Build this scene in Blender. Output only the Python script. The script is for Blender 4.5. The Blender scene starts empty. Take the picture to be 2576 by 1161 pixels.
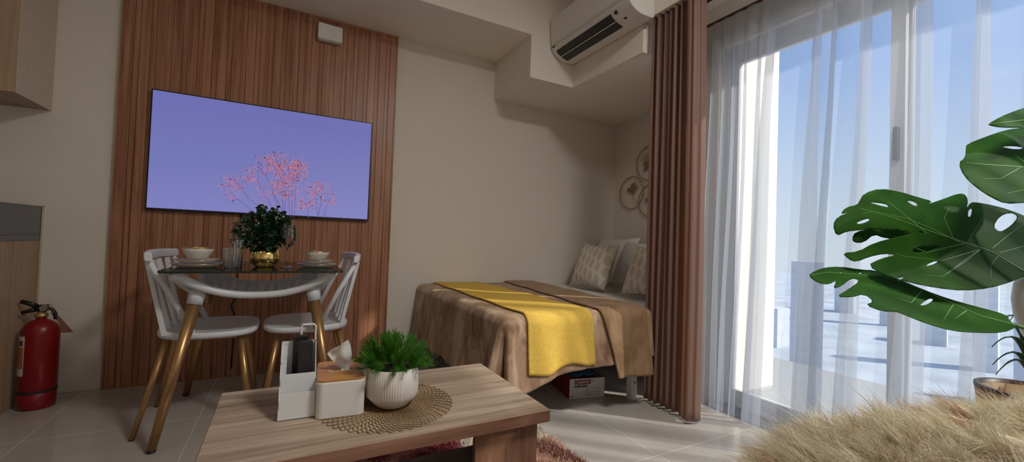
import bpy, bmesh, math, random
import numpy as np
from mathutils import Vector, Matrix
from mathutils.geometry import delaunay_2d_cdt
random.seed(7); RNG = np.random.default_rng(11)
COL = bpy.context.scene.collection
PI = math.pi
# ------------------------------------------------------------------ camera
FOC = 1061.11
H = 0.8835
CF = Vector((0.47289, 0.88079, 0.02413)); CR = Vector((0.88007, -0.47349, 0.03580)); CU = Vector((-0.04296, -0.00431, 0.99907))
CAM = Vector((0, 0, H))
def ray(px, py): return CF + CR*((px-1288)/FOC) - CU*((py-580.5)/FOC)
def on_y(px, py, Y):
    d = ray(px, py); return CAM + d*(Y/d.y)
def on_z(px, py, z):
    d = ray(px, py); return CAM + d*((z-H)/d.z)
def at_depth(px, py, t): return CAM + ray(px, py)*t

# ------------------------------------------------------------------ materials
def srgb(r, g, b):
    f = lambda c: ((c/255+.055)/1.055)**2.4 if c/255 > .04045 else c/255/12.92
    return (f(r), f(g), f(b), 1)
class NT:
    def __init__(s, name):
        s.m = bpy.data.materials.new(name); s.m.use_nodes = True
        s.t = s.m.node_tree; s.t.nodes.clear(); s.out = s.n('ShaderNodeOutputMaterial')
    def n(s, ty, **kw):
        nd = s.t.nodes.new(ty)
        for k, v in kw.items():
            if k in nd.inputs: nd.inputs[k].default_value = v
            else: setattr(nd, k, v)
        return nd
    def l(s, a, b): s.t.links.new(a, b)
    def set(s, nd, k, v):
        if hasattr(v, 'is_linked') or hasattr(v, 'links'): s.l(v, nd.inputs[k])
        else: nd.inputs[k].default_value = v
    def coords(s, scale=(1, 1, 1)):
        tc = s.n('ShaderNodeTexCoord'); mp = s.n('ShaderNodeMapping'); mp.inputs['Scale'].default_value = scale
        s.l(tc.outputs['Object'], mp.inputs['Vector']); return mp.outputs[0]
    def noise(s, vec, scale, detail=3, rough=.5, dist=0):
        nd = s.n('ShaderNodeTexNoise'); s.l(vec, nd.inputs['Vector'])
        nd.inputs['Scale'].default_value = scale; nd.inputs['Detail'].default_value = detail
        nd.inputs['Roughness'].default_value = rough; nd.inputs['Distortion'].default_value = dist
        return nd.outputs['Fac']
    def ramp(s, fac, stops):
        r = s.n('ShaderNodeValToRGB'); e = r.color_ramp.elements
        while len(e) < len(stops): e.new(.5)
        for i, (p, c) in enumerate(stops): e[i].position = p; e[i].color = c
        s.l(fac, r.inputs[0]); return r.outputs[0]
    def math(s, op, a, b=None, c=None):
        m = s.n('ShaderNodeMath'); m.operation = op
        for i, v in enumerate((a, b, c)):
            if v is None: continue
            if isinstance(v, (int, float)): m.inputs[i].default_value = v
            else: s.l(v, m.inputs[i])
        return m.outputs[0]
    def bump(s, h, strength=.2, dist=.01):
        b = s.n('ShaderNodeBump'); b.inputs['Strength'].default_value = strength; b.inputs['Distance'].default_value = dist
        s.l(h, b.inputs['Height']); return b.outputs[0]
    def pbsdf(s, color, rough=.5, metal=0, spec=.5, normal=None, **kw):
        p = s.n('ShaderNodeBsdfPrincipled'); s.set(p, 'Base Color', color); s.set(p, 'Roughness', rough)
        p.inputs['Metallic'].default_value = metal; p.inputs['Specular IOR Level'].default_value = spec
        for k, v in kw.items(): p.inputs[k.replace('_', ' ')].default_value = v
        if normal is not None: s.l(normal, p.inputs['Normal'])
        return p.outputs[0]
    def mix(s, f, a, b):
        m = s.n('ShaderNodeMixShader')
        if isinstance(f, (int, float)): m.inputs[0].default_value = f
        else: s.l(f, m.inputs[0])
        s.l(a, m.inputs[1]); s.l(b, m.inputs[2]); return m.outputs[0]
    def fin(s, sh): s.l(sh, s.out.inputs['Surface']); return s.m

def M_plain(name, col, rough=.5, metal=0, spec=.5, var=.04, nscale=30, bump=0, **kw):
    t = NT(name); v = t.coords(); n = t.noise(v, nscale, 3)
    lo = tuple(c*(1-var) for c in col[:3])+(1,); hi = tuple(min(1, c*(1+var)) for c in col[:3])+(1,)
    c = t.ramp(n, [(.3, lo), (.7, hi)])
    nm = t.bump(n, bump, .004) if bump else None
    return t.fin(t.pbsdf(c, rough, metal, spec, nm, **kw))
def M_wood(name, c1, c2, c3, axis='z', scale=1., rough=.45, spec=.4):
    t = NT(name)
    k = {'z': (14, 14, .8), 'x': (.9, 14, 14), 'y': (14, .9, 14)}[axis]
    v = t.coords(tuple(a*scale for a in k)); n = t.noise(v, 1.6, 6, .6, .6); n2 = t.noise(v, 7, 3, .6)
    m = t.math('ADD', t.math('MULTIPLY', n, .75), t.math('MULTIPLY', n2, .25))
    c = t.ramp(m, [(.34, c1), (.5, c2), (.66, c3)])
    return t.fin(t.pbsdf(c, rough, 0, spec, t.bump(n2, .15, .002)))
def M_attr(name, rough=.6, trans=.0, spec=.3, sheen=0):
    t = NT(name); a = t.n('ShaderNodeVertexColor'); a.layer_name = 'Col'
    p = t.pbsdf(a.outputs[0], rough, 0, spec)
    if trans:
        tr = t.n('ShaderNodeBsdfTranslucent'); t.l(a.outputs[0], tr.inputs[0]); p = t.mix(trans, p, tr.outputs[0])
    return t.fin(p)
def M_leaf(name, c1, c2, rough=.4, trans=.35, tcol=None, nscale=25, spec=.4):
    t = NT(name); v = t.coords(); n = t.noise(v, nscale, 3); c = t.ramp(n, [(.3, c1), (.7, c2)])
    p = t.pbsdf(c, rough, 0, spec); tr = t.n('ShaderNodeBsdfTranslucent'); tr.inputs[0].default_value = tcol or c2
    return t.fin(t.mix(trans, p, tr.outputs[0]))
def M_thin_glass(name, tint=(1, 1, 1, 1), refl=1.0, ior=1.5):
    t = NT(name); fr = t.n('ShaderNodeFresnel'); fr.inputs[0].default_value = ior
    tr = t.n('ShaderNodeBsdfTransparent'); tr.inputs[0].default_value = tint
    gl = t.n('ShaderNodeBsdfGlossy'); gl.inputs['Roughness'].default_value = .02
    f = t.math('MINIMUM', t.math('MULTIPLY', fr.outputs[0], refl), .95)
    return t.fin(t.mix(f, tr.outputs[0], gl.outputs[0]))

MT = {}
def wallmat(name, c):
    t = NT(name); v = t.coords(); n = t.noise(v, 180, 3); n2 = t.noise(v, 1.3, 2)
    col = t.ramp(n2, [(.3, tuple(x*.97 for x in c[:3])+(1,)), (.7, c)])
    return t.fin(t.pbsdf(col, .75, 0, .2, t.bump(n, .12, .002)))
MT['wall'] = wallmat('wall_paint', (.76, .71, .625, 1))
MT['ceil'] = wallmat('ceiling_paint', (.86, .80, .70, 1))
def tiles():
    t = NT('floor_tiles'); tc = t.n('ShaderNodeTexCoord'); sp = t.n('ShaderNodeSeparateXYZ'); t.l(tc.outputs['Object'], sp.inputs[0])
    def dist(o, off, per):
        f = t.math('FRACT', t.math('DIVIDE', t.math('SUBTRACT', o, off), per))
        return t.math('MULTIPLY', t.math('SUBTRACT', .5, t.math('ABSOLUTE', t.math('SUBTRACT', f, .5))), per)
    d = t.math('MINIMUM', dist(sp.outputs[0], -.322-5.85, .585), dist(sp.outputs[1], 1.286-5.85, .585))
    g = t.math('LESS_THAN', d, .0017)
    v = t.coords(); n = t.noise(v, 2.5, 5, .6, .8)
    c = t.ramp(n, [(.3, (.40, .37, .335, 1)), (.7, (.48, .45, .41, 1))])
    mx = t.n('ShaderNodeMix', data_type='RGBA'); t.l(g, mx.inputs[0]); t.l(c, mx.inputs[6]); mx.inputs[7].default_value = (.62, .57, .5, 1)
    r = t.math('ADD', t.math('MULTIPLY', g, .4), .11)
    return t.fin(t.pbsdf(mx.outputs[2], r, 0, .55))
MT['floor'] = tiles()
def slat_wood():
    t = NT('slat_wood'); tc = t.n('ShaderNodeTexCoord'); sp = t.n('ShaderNodeSeparateXYZ'); t.l(tc.outputs['Object'], sp.inputs[0])
    idx = t.math('FLOOR', t.math('DIVIDE', sp.outputs[0], .0361))
    wn = t.n('ShaderNodeTexWhiteNoise', noise_dimensions='1D'); t.l(idx, wn.inputs['W'])
    cb = t.n('ShaderNodeCombineXYZ'); t.l(t.math('MULTIPLY', sp.outputs[0], 30), cb.inputs[0]); t.l(t.math('MULTIPLY', wn.outputs[0], 40), cb.inputs[1]); t.l(t.math('MULTIPLY', sp.outputs[2], 1.1), cb.inputs[2])
    n = t.noise(cb.outputs[0], 1.3, 6, .62, .7); n2 = t.noise(cb.outputs[0], 8, 3, .6)
    m = t.math('ADD', t.math('MULTIPLY', n, .72), t.math('ADD', t.math('MULTIPLY', n2, .2), t.math('MULTIPLY', wn.outputs[0], .1)))
    c = t.ramp(m, [(.32, (.19, .070, .033, 1)), (.5, (.37, .165, .088, 1)), (.70, (.52, .26, .15, 1))])
    return t.fin(t.pbsdf(c, .38, 0, .45, t.bump(n2, .12, .002)))
MT['slat'] = slat_wood()
MT['cab'] = M_wood('kitchen_laminate', srgb(150, 122, 98), srgb(170, 142, 115), srgb(182, 156, 130), 'z', .5)
MT['cab_edge'] = M_plain('edge_band', srgb(205, 190, 165), .5)
MT['oak'] = M_wood('grey_oak_laminate', srgb(134, 112, 92), srgb(170, 150, 129), srgb(194, 177, 157), 'x', .9, .5)
MT['oak_side'] = M_wood('brown_oak_laminate', srgb(112, 78, 60), srgb(140, 102, 80), srgb(162, 122, 98), 'z', 1.1, .5)
MT['oak_edge'] = M_wood('brown_oak_edge', srgb(112, 78, 60), srgb(140, 102, 80), srgb(162, 122, 98), 'x', 1.1, .5)
MT['oak_dark'] = M_wood('dark_shelf', srgb(48, 34, 28), srgb(60, 44, 36), srgb(75, 55, 45), 'x', 1, .5)
MT['granite'] = M_plain('granite', (.16, .16, .165, 1), .35, 0, .5, .55, 160)
MT['white'] = M_plain('white_plastic', (.74, .76, .78, 1), .35, 0, .5, .02)
MT['white_matte'] = M_plain('white_matte_plastic', (.74, .73, .70, 1), .5, 0, .4, .02)
MT['acwhite'] = M_plain('air_conditioner_plastic', (.74, .71, .67, 1), .35, 0, .5, .01)
MT['gold_metal'] = M_plain('brushed_gold_legs', srgb(186, 146, 100), .34, .8, .5, .06, 60)
MT['gold'] = M_plain('polished_gold', (1.0, .72, .25, 1), .12, 1, .5, .04)
MT['gold_rim'] = M_plain('gold_rim', (.75, .5, .22, 1), .25, 1, .5, .04)
MT['ring'] = M_plain('antique_gold_wire', (.42, .27, .13, 1), .4, .6, .5, .08)
MT['copper'] = M_plain('copper_leaf', (.36, .21, .14, 1), .45, .4, .5, .1)
MT['black'] = M_plain('black_plastic', (.012, .012, .013, 1), .35)
MT['dark'] = M_plain('dark_rubber', (.02, .018, .017, 1), .6)
MT['chrome'] = M_plain('chrome', (.6, .6, .62, 1), .12, 1)
MT['ceramic'] = M_plain('stone_ceramic', (.64, .60, .52, 1), .45, 0, .5, .04, 80)
MT['potwhite'] = M_plain('white_planter', (.76, .72, .66, 1), .45, 0, .4, .02)
MT['bamboo'] = M_wood('bamboo', srgb(165, 110, 52), srgb(188, 132, 68), srgb(204, 152, 86), 'x', .6, .4)
MT['tissue'] = M_leaf('tissue_paper', (.80, .80, .78, 1), (.85, .85, .83, 1), .9, .4, (.8, .8, .8, 1))
MT['mat'] = M_plain('woven_gold_vinyl', (.24, .145, .06, 1), .45, .25, .5, .15, 60)
MT['glass'] = M_thin_glass('drinking_glass', (.90, .93, .93, 1), 3.2)
MT['tabletop'] = M_thin_glass('tempered_glass', (.80, .82, .76, 1), 1.0)
MT['tabletop_edge'] = M_plain('glass_edge', (.012, .02, .015, 1), .1)
MT['pane'] = M_thin_glass('window_glass', (.93, .96, .97, 1), .5)
MT['frame'] = M_plain('window_frame_aluminium', (.62, .62, .62, 1), .4, 0, .5, .02)
MT['red'] = M_plain('red_enamel', (.22, .004, .006, 1), .32, 0, .5, .05)
MT['brass'] = M_plain('brass', (.55, .42, .16, 1), .35, .8)
MT['label'] = M_plain('paper_label', (.62, .58, .52, 1), .6)
MT['orange'] = M_plain('orange_print', (.42, .15, .05, 1), .6)
MT['kraft'] = M_plain('brown_card_tag', (.22, .10, .05, 1), .7)
MT['sheet'] = M_plain('white_cotton', (.72, .70, .66, 1), .85, 0, .2, .03, 12)
MT['box_white'] = M_plain('box_card_white', (.66, .64, .62, 1), .6)
MT['box_red'] = M_plain('box_card_red', (.22, .012, .03, 1), .5)
MT['ink'] = M_plain('black_ink', (.02, .02, .02, 1), .6)
MT['blue'] = M_plain('blue_cloth', (.02, .10, .22, 1), .7, 0, .3, .3, 20)
MT['eu1'] = M_leaf('dark_green_leaves', (.018, .055, .028, 1), (.055, .13, .07, 1), .5, .15, (.06, .14, .05, 1), 40)
MT['euflower'] = M_leaf('pale_buds', (.35, .42, .30, 1), (.55, .58, .48, 1), .6, .2)
MT['grass'] = M_leaf('bright_green_needles', (.018, .09, .008, 1), (.085, .30, .025, 1), .45, .3, (.14, .40, .03, 1), 30)
MT['mon'] = M_leaf('monstera_leaf', (.014, .060, .008, 1), (.032, .11, .010, 1), .6, .42, (.11, .34, .012, 1), 14, .10)
MT['monv'] = M_leaf('monstera_vein', (.10, .26, .07, 1), (.16, .34, .10, 1), .35, .3)
MT['palm'] = M_leaf('palm_leaf', (.015, .07, .02, 1), (.035, .12, .04, 1), .4, .3, (.08, .3, .06, 1))
MT['soil'] = M_plain('soil', (.035, .02, .014, 1), .9, 0, .2, .4, 60, .6)
MT['tan'] = M_wood('tan_planter', srgb(200, 160, 120), srgb(218, 180, 140), srgb(230, 196, 160), 'z', .6, .5)
MT['tanrim'] = M_plain('planter_rim', (.12, .055, .03, 1), .4)
def velvet(name, c1, c2, c3, rough=.55):
    t = NT(name); v = t.coords((1, 1, .45)); n = t.noise(v, 7, 4, .6, 1.2); n2 = t.noise(v, 260, 2)
    c = t.ramp(n, [(.30, c1), (.5, c2), (.72, c3)])
    return t.fin(t.pbsdf(c, rough, 0, .25, t.bump(n2, .15, .002), Sheen_Weight=.5, Sheen_Roughness=.4, Sheen_Tint=(.9, .7, .5, 1)))
MT['blanket'] = velvet('brown_velvet', (.13, .070, .036, 1), (.32, .20, .125, 1), (.58, .43, .31, 1))
MT['blanket2'] = velvet('brown_velvet_reverse', (.18, .105, .052, 1), (.27, .165, .09, 1), (.36, .23, .135, 1), .8)
MT['yellow'] = M_plain('mustard_knit', (.70, .46, .085, 1), .85, 0, .2, .08, 60, .3)
def sheer():
    t = NT('sheer_voile'); d = t.n('ShaderNodeBsdfDiffuse'); d.inputs[0].default_value = (.58, .62, .69, 1)
    tl = t.n('ShaderNodeBsdfTranslucent'); tl.inputs[0].default_value = (.58, .62, .69, 1); tp = t.n('ShaderNodeBsdfTransparent')
    v = t.coords((1, 60, .4)); n = t.noise(v, 6, 2); f = t.math('ADD', .32, t.math('MULTIPLY', n, .12))
    return t.fin(t.mix(f, tp.outputs[0], t.mix(.62, d.outputs[0], tl.outputs[0])))
MT['sheer'] = sheer()
def drape():
    t = NT('brown_satin_drape'); v = t.coords(); n = t.noise(v, 300, 2)
    p = t.pbsdf((.27, .175, .145, 1), .50, 0, .3, t.bump(n, .1, .001), Sheen_Weight=.3)
    tl = t.n('ShaderNodeBsdfTranslucent'); tl.inputs[0].default_value = (.80, .48, .32, 1)
    return t.fin(t.mix(.42, p, tl.outputs[0]))
MT['drape'] = drape()
def pillowmat():
    t = NT('leaf_pattern_cotton'); tc = t.n('ShaderNodeTexCoord'); mp = t.n('ShaderNodeMapping'); mp.inputs['Scale'].default_value = (17, 17, 10.5)
    mp.inputs['Rotation'].default_value = (.25, 0, 0)
    t.l(tc.outputs['Object'], mp.inputs[0]); sp = t.n('ShaderNodeSeparateXYZ'); t.l(mp.outputs[0], sp.inputs[0])
    col = t.math('FLOOR', sp.outputs[1]); off = t.math('MULTIPLY', t.math('MODULO', col, 2), .5)
    fy = t.math('SUBTRACT', t.math('FRACT', sp.outputs[1]), .5)
    fz = t.math('SUBTRACT', t.math('FRACT', t.math('ADD', sp.outputs[2], off)), .5)
    w = t.math('MULTIPLY', t.math('COSINE', t.math('MULTIPLY', fz, 3.3)), .36)
    ins = t.math('LESS_THAN', t.math('ABSOLUTE', fy), w)
    c = t.n('ShaderNodeMix', data_type='RGBA'); t.l(ins, c.inputs[0]); c.inputs[6].default_value = (.70, .66, .57, 1); c.inputs[7].default_value = (.54, .50, .41, 1)
    return t.fin(t.pbsdf(c.outputs[2], .9, 0, .15, t.bump(ins, -.5, .006)))
MT['pillow'] = pillowmat()
def ribbed():
    t = NT('ribbed_cotton'); v = t.coords(); sp = t.n('ShaderNodeSeparateXYZ'); t.l(v, sp.inputs[0])
    s = t.math('SINE', t.math('MULTIPLY', sp.outputs[2], 420))
    return t.fin(t.pbsdf((.62, .60, .58, 1), .9, 0, .15, t.bump(s, .4, .003)))
MT['ribbed'] = ribbed()
def emis(name, fn):
    t = NT(name); e = t.n('ShaderNodeEmission'); c, s = fn(t)
    if isinstance(c, tuple): e.inputs[0].default_value = c
    else: t.l(c, e.inputs[0])
    e.inputs[1].default_value = s
    g = t.n('ShaderNodeBsdfGlossy'); g.inputs['Roughness'].default_value = .06; g.inputs[0].default_value = (.05, .05, .05, 1)
    a = t.n('ShaderNodeAddShader'); t.l(e.outputs[0], a.inputs[0]); t.l(g.outputs[0], a.inputs[1])
    return t.fin(a.outputs[0])
def scr(t):
    tc = t.n('ShaderNodeTexCoord'); sp = t.n('ShaderNodeSeparateXYZ'); t.l(tc.outputs['Object'], sp.inputs[0])
    z = t.math('ADD', t.math('DIVIDE', sp.outputs[2], .68), .5)
    return t.ramp(z, [(0, srgb(140, 142, 212)), (.45, srgb(128, 132, 202)), (1, srgb(120, 122, 196))]), TVS
TVS = .78
MT['screen'] = emis('screen_picture', scr)
for k, c in dict(pink=(205, 135, 175), orange_b=(215, 130, 110), dkred=(120, 50, 70), twig=(105, 85, 150)).items():
    MT['tv_'+k] = emis('screen_'+k, lambda t, c=c: (srgb(*c), TVS))
MT['lamp'] = emis('fill_lamp_diffuser', lambda t: ((1, .90, .78, 1), 2.0)); MT['fill_lamp2'] = emis('fill_lamp_diffuser_bright', lambda t: ((1, .96, .92, 1), 64.0))

# ------------------------------------------------------------------ mesh builder
class MB:
    def __init__(s): s.v = []; s.f = []; s.mi = []; s.cm = 0
    def add(s, vs, fs):
        o = len(s.v); s.v += [tuple(p) for p in vs]; s.f += [tuple(i+o for i in f) for f in fs]; s.mi += [s.cm]*len(fs)
    def box(s, x0, x1, y0, y1, z0, z1, mat=None):
        vs = [Vector((x, y, z)) for z in (z0, z1) for y in (y0, y1) for x in (x0, x1)]
        if mat is not None: vs = [mat @ p for p in vs]
        s.add(vs, [(0, 2, 3, 1), (4, 5, 7, 6), (0, 1, 5, 4), (2, 6, 7, 3), (0, 4, 6, 2), (1, 3, 7, 5)]); return s
    def tube(s, pts, r, n=10, caps=True, flat=1.0, closed=False):
        pts = [Vector(p) for p in pts]; k = len(pts)
        rs = r if isinstance(r, (list, tuple)) else [r]*k
        up = None; vs = []
        for i, p in enumerate(pts):
            a = pts[(i-1) % k] if (closed or i > 0) else p; b = pts[(i+1) % k] if (closed or i < k-1) else p
            t = (b-a).normalized()
            if up is None:
                up = Vector((0, 0, 1)) if abs(t.z) < .9 else Vector((0, 1, 0))
            side = t.cross(up).normalized(); up = side.cross(t).normalized()
            for j in range(n):
                th = 2*PI*j/n; vs.append(p + side*math.cos(th)*rs[i] + up*math.sin(th)*rs[i]*flat)
        fs = [(i*n+j, i*n+(j+1) % n, (i+1)*n+(j+1) % n, (i+1)*n+j) for i in range(k-1) for j in range(n)]
        if closed: fs += [((k-1)*n+j, (k-1)*n+(j+1) % n, (j+1) % n, j) for j in range(n)]
        elif caps: fs += [tuple(range(n))[::-1], tuple((k-1)*n+j for j in range(n))]
        s.add(vs, fs); return s
    def lathe(s, prof, n=32, c=(0, 0, 0), caps=True, fn=None):
        vs = []
        for r, z in prof:
            for j in range(n):
                th = 2*PI*j/n; rr = r if fn is None else fn(r, z, th)
                vs.append((c[0]+rr*math.cos(th), c[1]+rr*math.sin(th), c[2]+z))
        k = len(prof)
        fs = [(i*n+j, i*n+(j+1) % n, (i+1)*n+(j+1) % n, (i+1)*n+j) for i in range(k-1) for j in range(n)]
        if caps: fs += [tuple(range(n))[::-1], tuple((k-1)*n+j for j in range(n))]
        s.add(vs, fs); return s
    def grid(s, fn, nu, nv, cu=False):
        vs = [fn(i/(nu if cu else nu-1), j/(nv-1)) for j in range(nv) for i in range(nu)]
        fs = [(j*nu+i, j*nu+(i+1) % nu, (j+1)*nu+(i+1) % nu, (j+1)*nu+i) for j in range(nv-1) for i in range(nu if cu else nu-1)]
        s.add(vs, fs); return s
    def prism(s, poly, a0, a1, axis='z'):
        n = len(poly)
        def P(p, a): return {'z': (p[0], p[1], a), 'y': (p[0], a, p[1]), 'x': (a, p[0], p[1])}[axis]
        s.add([P(p, a0) for p in poly]+[P(p, a1) for p in poly], [tuple(range(n)), tuple(range(2*n-1, n-1, -1))]+[(i, i+n, (i+1) % n+n, (i+1) % n) for i in range(n)])
        return s
    def build(s, name, mats, parent=None, smooth=False, bevel=0, seg=2, solid=0, loc=None, kind=None, subsurf=0, colors=None):
        me = bpy.data.meshes.new(name); me.from_pydata(s.v, [], s.f)
        if not isinstance(mats, (list, tuple)): mats = [mats]
        for m in mats: me.materials.append(MT[m] if isinstance(m, str) else m)
        me.polygons.foreach_set('material_index', s.mi)
        bm = bmesh.new(); bm.from_mesh(me); bmesh.ops.recalc_face_normals(bm, faces=bm.faces); bm.to_mesh(me); bm.free()
        if smooth: me.polygons.foreach_set('use_smooth', [True]*len(me.polygons))
        if colors is not None:
            at = me.color_attributes.new('Col', 'FLOAT_COLOR', 'POINT'); at.data.foreach_set('color', np.asarray(colors, dtype=np.float32).ravel())
        o = bpy.data.objects.new(name, me); COL.objects.link(o)
        if loc: o.location = loc
        if parent is not None: o.parent = parent
        if solid:
            m = o.modifiers.new('thick', 'SOLIDIFY'); m.thickness = solid; m.offset = 0
        if subsurf:
            m = o.modifiers.new('sub', 'SUBSURF'); m.levels = m.render_levels = subsurf
        if bevel:
            m = o.modifiers.new('bevel', 'BEVEL'); m.width = bevel; m.segments = seg; m.limit_method = 'ANGLE'; m.angle_limit = .6
            m.harden_normals = False
        if kind: o['kind'] = kind
        return o
def tag(o, label, cat, group=None, kind=None):
    o['label'] = label; o['category'] = cat
    if group: o['group'] = group
    if kind: o['kind'] = kind
    return o
def thing(name, label, cat, loc=(0, 0, 0), rz=0, group=None):
    o = bpy.data.objects.new(name, None); COL.objects.link(o); o.empty_display_size = .05
    o.location = loc; o.rotation_euler = (0, 0, rz); return tag(o, label, cat, group)
def dup(root, loc, rz, label):
    r = root.copy(); COL.objects.link(r); r.location = loc; r.rotation_euler = (0, 0, rz); r['label'] = label
    for ch in list(root.children):
        c = ch.copy(); COL.objects.link(c); c.parent = r
        for g in list(ch.children):
            d = g.copy(); COL.objects.link(d); d.parent = c
    return r
def struct(name, mb, mat, **kw): return mb.build(name, mat, kind='structure', **kw)
def rrect(w, h, r, n=6, cx=0, cy=0):
    out = []
    for (sx, sy, a0) in ((1, 1, 0), (-1, 1, PI/2), (-1, -1, PI), (1, -1, 3*PI/2)):
        for i in range(n+1):
            a = a0+PI/2*i/n; out.append((cx+sx*(w/2-r)+r*math.cos(a), cy+sy*(h/2-r)+r*math.sin(a)))
    return out
def text_obj(txt, size, mat, parent, matrix, name='lettering', thick=.0004, bold=0, sx=1):
    cu = bpy.data.curves.new('t', 'FONT'); cu.body = txt; cu.size = size; cu.extrude = thick; cu.offset = bold
    to = bpy.data.objects.new('t', cu); COL.objects.link(to); bpy.context.view_layer.update()
    me = bpy.data.meshes.new_from_object(to.evaluated_get(bpy.context.evaluated_depsgraph_get())); bpy.data.objects.remove(to)
    me.materials.clear(); me.materials.append(MT[mat])
    o = bpy.data.objects.new(name, me); COL.objects.link(o); o.parent = parent
    o.matrix_local = matrix @ Matrix.Diagonal((sx, 1, 1, 1)); return o

# ------------------------------------------------------------------ the room
WY = 3.1; WX = 2.77; CZ = 2.68
XL, YB = -2.9, -1.7
struct('floor', MB().box(XL, 2.5, YB, 3.2, -.06, 0).box(2.5, WX+.1, 1.64, 3.2, -.06, 0), 'floor')
struct('ceiling', MB().box(XL, 2.34, YB, 1.64, CZ, CZ+.08).box(XL, WX+.1, 1.64, 3.2, CZ, CZ+.08), 'ceil')
struct('wall_back', MB().box(XL, WX+.1, WY, WY+.1, 0, CZ), 'wall')
struct('wall_right', MB().box(WX, WX+.1, 1.64, WY, 0, CZ), 'wall')
struct('wall_left', MB().box(XL-.1, XL, YB, WY, 0, CZ), 'wall')
struct('wall_front', MB().box(XL, 2.5, YB-.1, YB, 0, CZ), 'wall')
WIN_Z = 2.03; WIN_Y0, WIN_Y1 = -1.1, 1.60
# wall between bed nook and sliding door, and the wall above and beyond the door
struct('wall_nook', MB().box(2.20, WX, WIN_Y1+.04, 1.74, 0, 2.215), 'wall')
WIN_Z = 2.03; WIN_Y0, WIN_Y1 = -1.1, 1.60
struct('wall_window', MB().box(2.2, 2.34, WIN_Y1, 1.64, 0, 2.215).box(2.2, 2.34, YB, WIN_Y0, 0, 2.215).box(2.2, 2.34, WIN_Y0, WIN_Y1, WIN_Z+.02, 2.215), 'wall')
# stepped drop in the ceiling
struct('trim_1', MB().prism([(1.455, 2.525), (1.82, 2.525), (1.82, 1.83), (WX, 1.83), (WX, WY), (1.455, WY)], 2.03, CZ), 'ceil', bevel=.002)
struct('trim_2', MB().box(XL, 1.455, 2.525, WY, 2.33, CZ), 'ceil', bevel=.002)
struct('trim_3', MB().box(1.82, 2.34, YB, 1.829, 2.215, CZ).box(2.34, WX, 1.64, 1.829, 2.215, CZ), 'ceil', bevel=.002)

# window: sliding glass door in two panels
wf = MB(); fx0, fx1 = 2.24, 2.30
wf.box(fx0, fx1+.04, WIN_Y0, WIN_Y1, WIN_Z-.035, WIN_Z+.02).box(fx0, fx1+.04, WIN_Y0, WIN_Y1, 0, .03)
wf.box(fx0, fx1+.04, WIN_Y1-.04, WIN_Y1, .03, WIN_Z-.03).box(fx0, fx1+.04, WIN_Y0, WIN_Y0+.04, .03, WIN_Z-.03)
w1 = struct('window_1', wf, 'frame', bevel=.003)
for (y0, y1, x) in ((.77, WIN_Y1-.042, 2.25), (WIN_Y0+.042, .81, 2.285)):
    m = MB(); zt = WIN_Z-.036
    m.box(x, x+.03, y0, y0+.05, .031, zt).box(x, x+.03, y1-.05, y1, .031, zt).box(x, x+.03, y0+.05, y1-.05, .031, .10).box(x, x+.03, y0+.05, y1-.05, zt-.05, zt)
    sash = m.build('door_sash', 'frame', w1, bevel=.002)
    MB().box(x+.012, x+.018, y0+.05, y1-.05, .10, zt-.05).build('glass_pane', 'pane', sash)
MB().box(2.225, 2.249, .785, .803, 1.28, 1.42).build('handle', 'dark', w1, bevel=.004)
struct('trim_4', MB().box(2.13, 2.24, WIN_Y0, WIN_Y1, 0, .012), 'dark')
# slatted wood wall panel
def slatpanel():
    m = MB(); prof = []; x = -.835; per = .0722; yb = WY-.001
    while x < .651-.01:
        for (w, d) in ((.0445, .026), (.0020, .018), (.0232, .0245), (.0025, .017)):
            x2 = min(x+w, .651); prof += [(x, yb-d), (x2, yb-d)]; x = x2
    poly = [(-.835, yb)]+prof+[(.651, yb)]
    n = len(poly); vs = [(p[0], p[1], 0.001) for p in poly]+[(p[0], p[1], 2.312) for p in poly]
    m.add(vs, [(i, i+n, (i+1) % n+n, (i+1) % n) for i in range(n)])
    m.box(-.845, -.835, yb-.03, yb, .001, 2.328).box(.651, .661, yb-.03, yb, .001, 2.328).box(-.835, .651, yb-.03, yb, 2.312, 2.328)
    return m
tag(slatpanel().build('slatted_wall_panel', 'slat'), 'tall brown wood slat panel covering the wall behind the television', 'wall panel')

# ------------------------------------------------------------------ kitchen
t = thing('upper_cabinet', 'light wood wall cabinet hanging at upper left corner', 'cabinet', (-1.11, WY-.001, 1.48))
MB().box(-.80, -.002, -.318, 0, 0, .845).build('body', 'cab', t)
MB().box(-.80, -.002, -.336, -.320, 0, .845).build('door', 'cab', t, bevel=.001)
MB().box(-.001, .001, -.336, 0, 0, .845).build('edge_band', 'cab_edge', t)
t2 = thing('base_cabinet', 'light wood kitchen base cabinet standing beside the extinguisher', 'cabinet', (-1.118, WY-.001, 0))
MB().box(-.80, 0, -.60, 0, .001, .80).build('body', 'cab', t2)
MB().box(-.80, 0, -.618, -.602, .08, .79).build('door', 'cab', t2, bevel=.001)
MB().box(.0005, .004, -.012, 0, .001, .98).box(.0005, .004, -.6, 0, .975, .98).build('edge_band', 'cab_edge', t2)
t3 = thing('countertop', 'dark grey granite counter slab lying on the base cabinet', 'countertop', (-1.118, WY-.001, .801))
MB().box(-.80, 0, -.62, 0, 0, .028).build('slab', 'granite', t3, bevel=.002)
MB().box(-.02, -.001, -.618, 0, .029, .174).build('upstand', 'granite', t3, bevel=.001)

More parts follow.
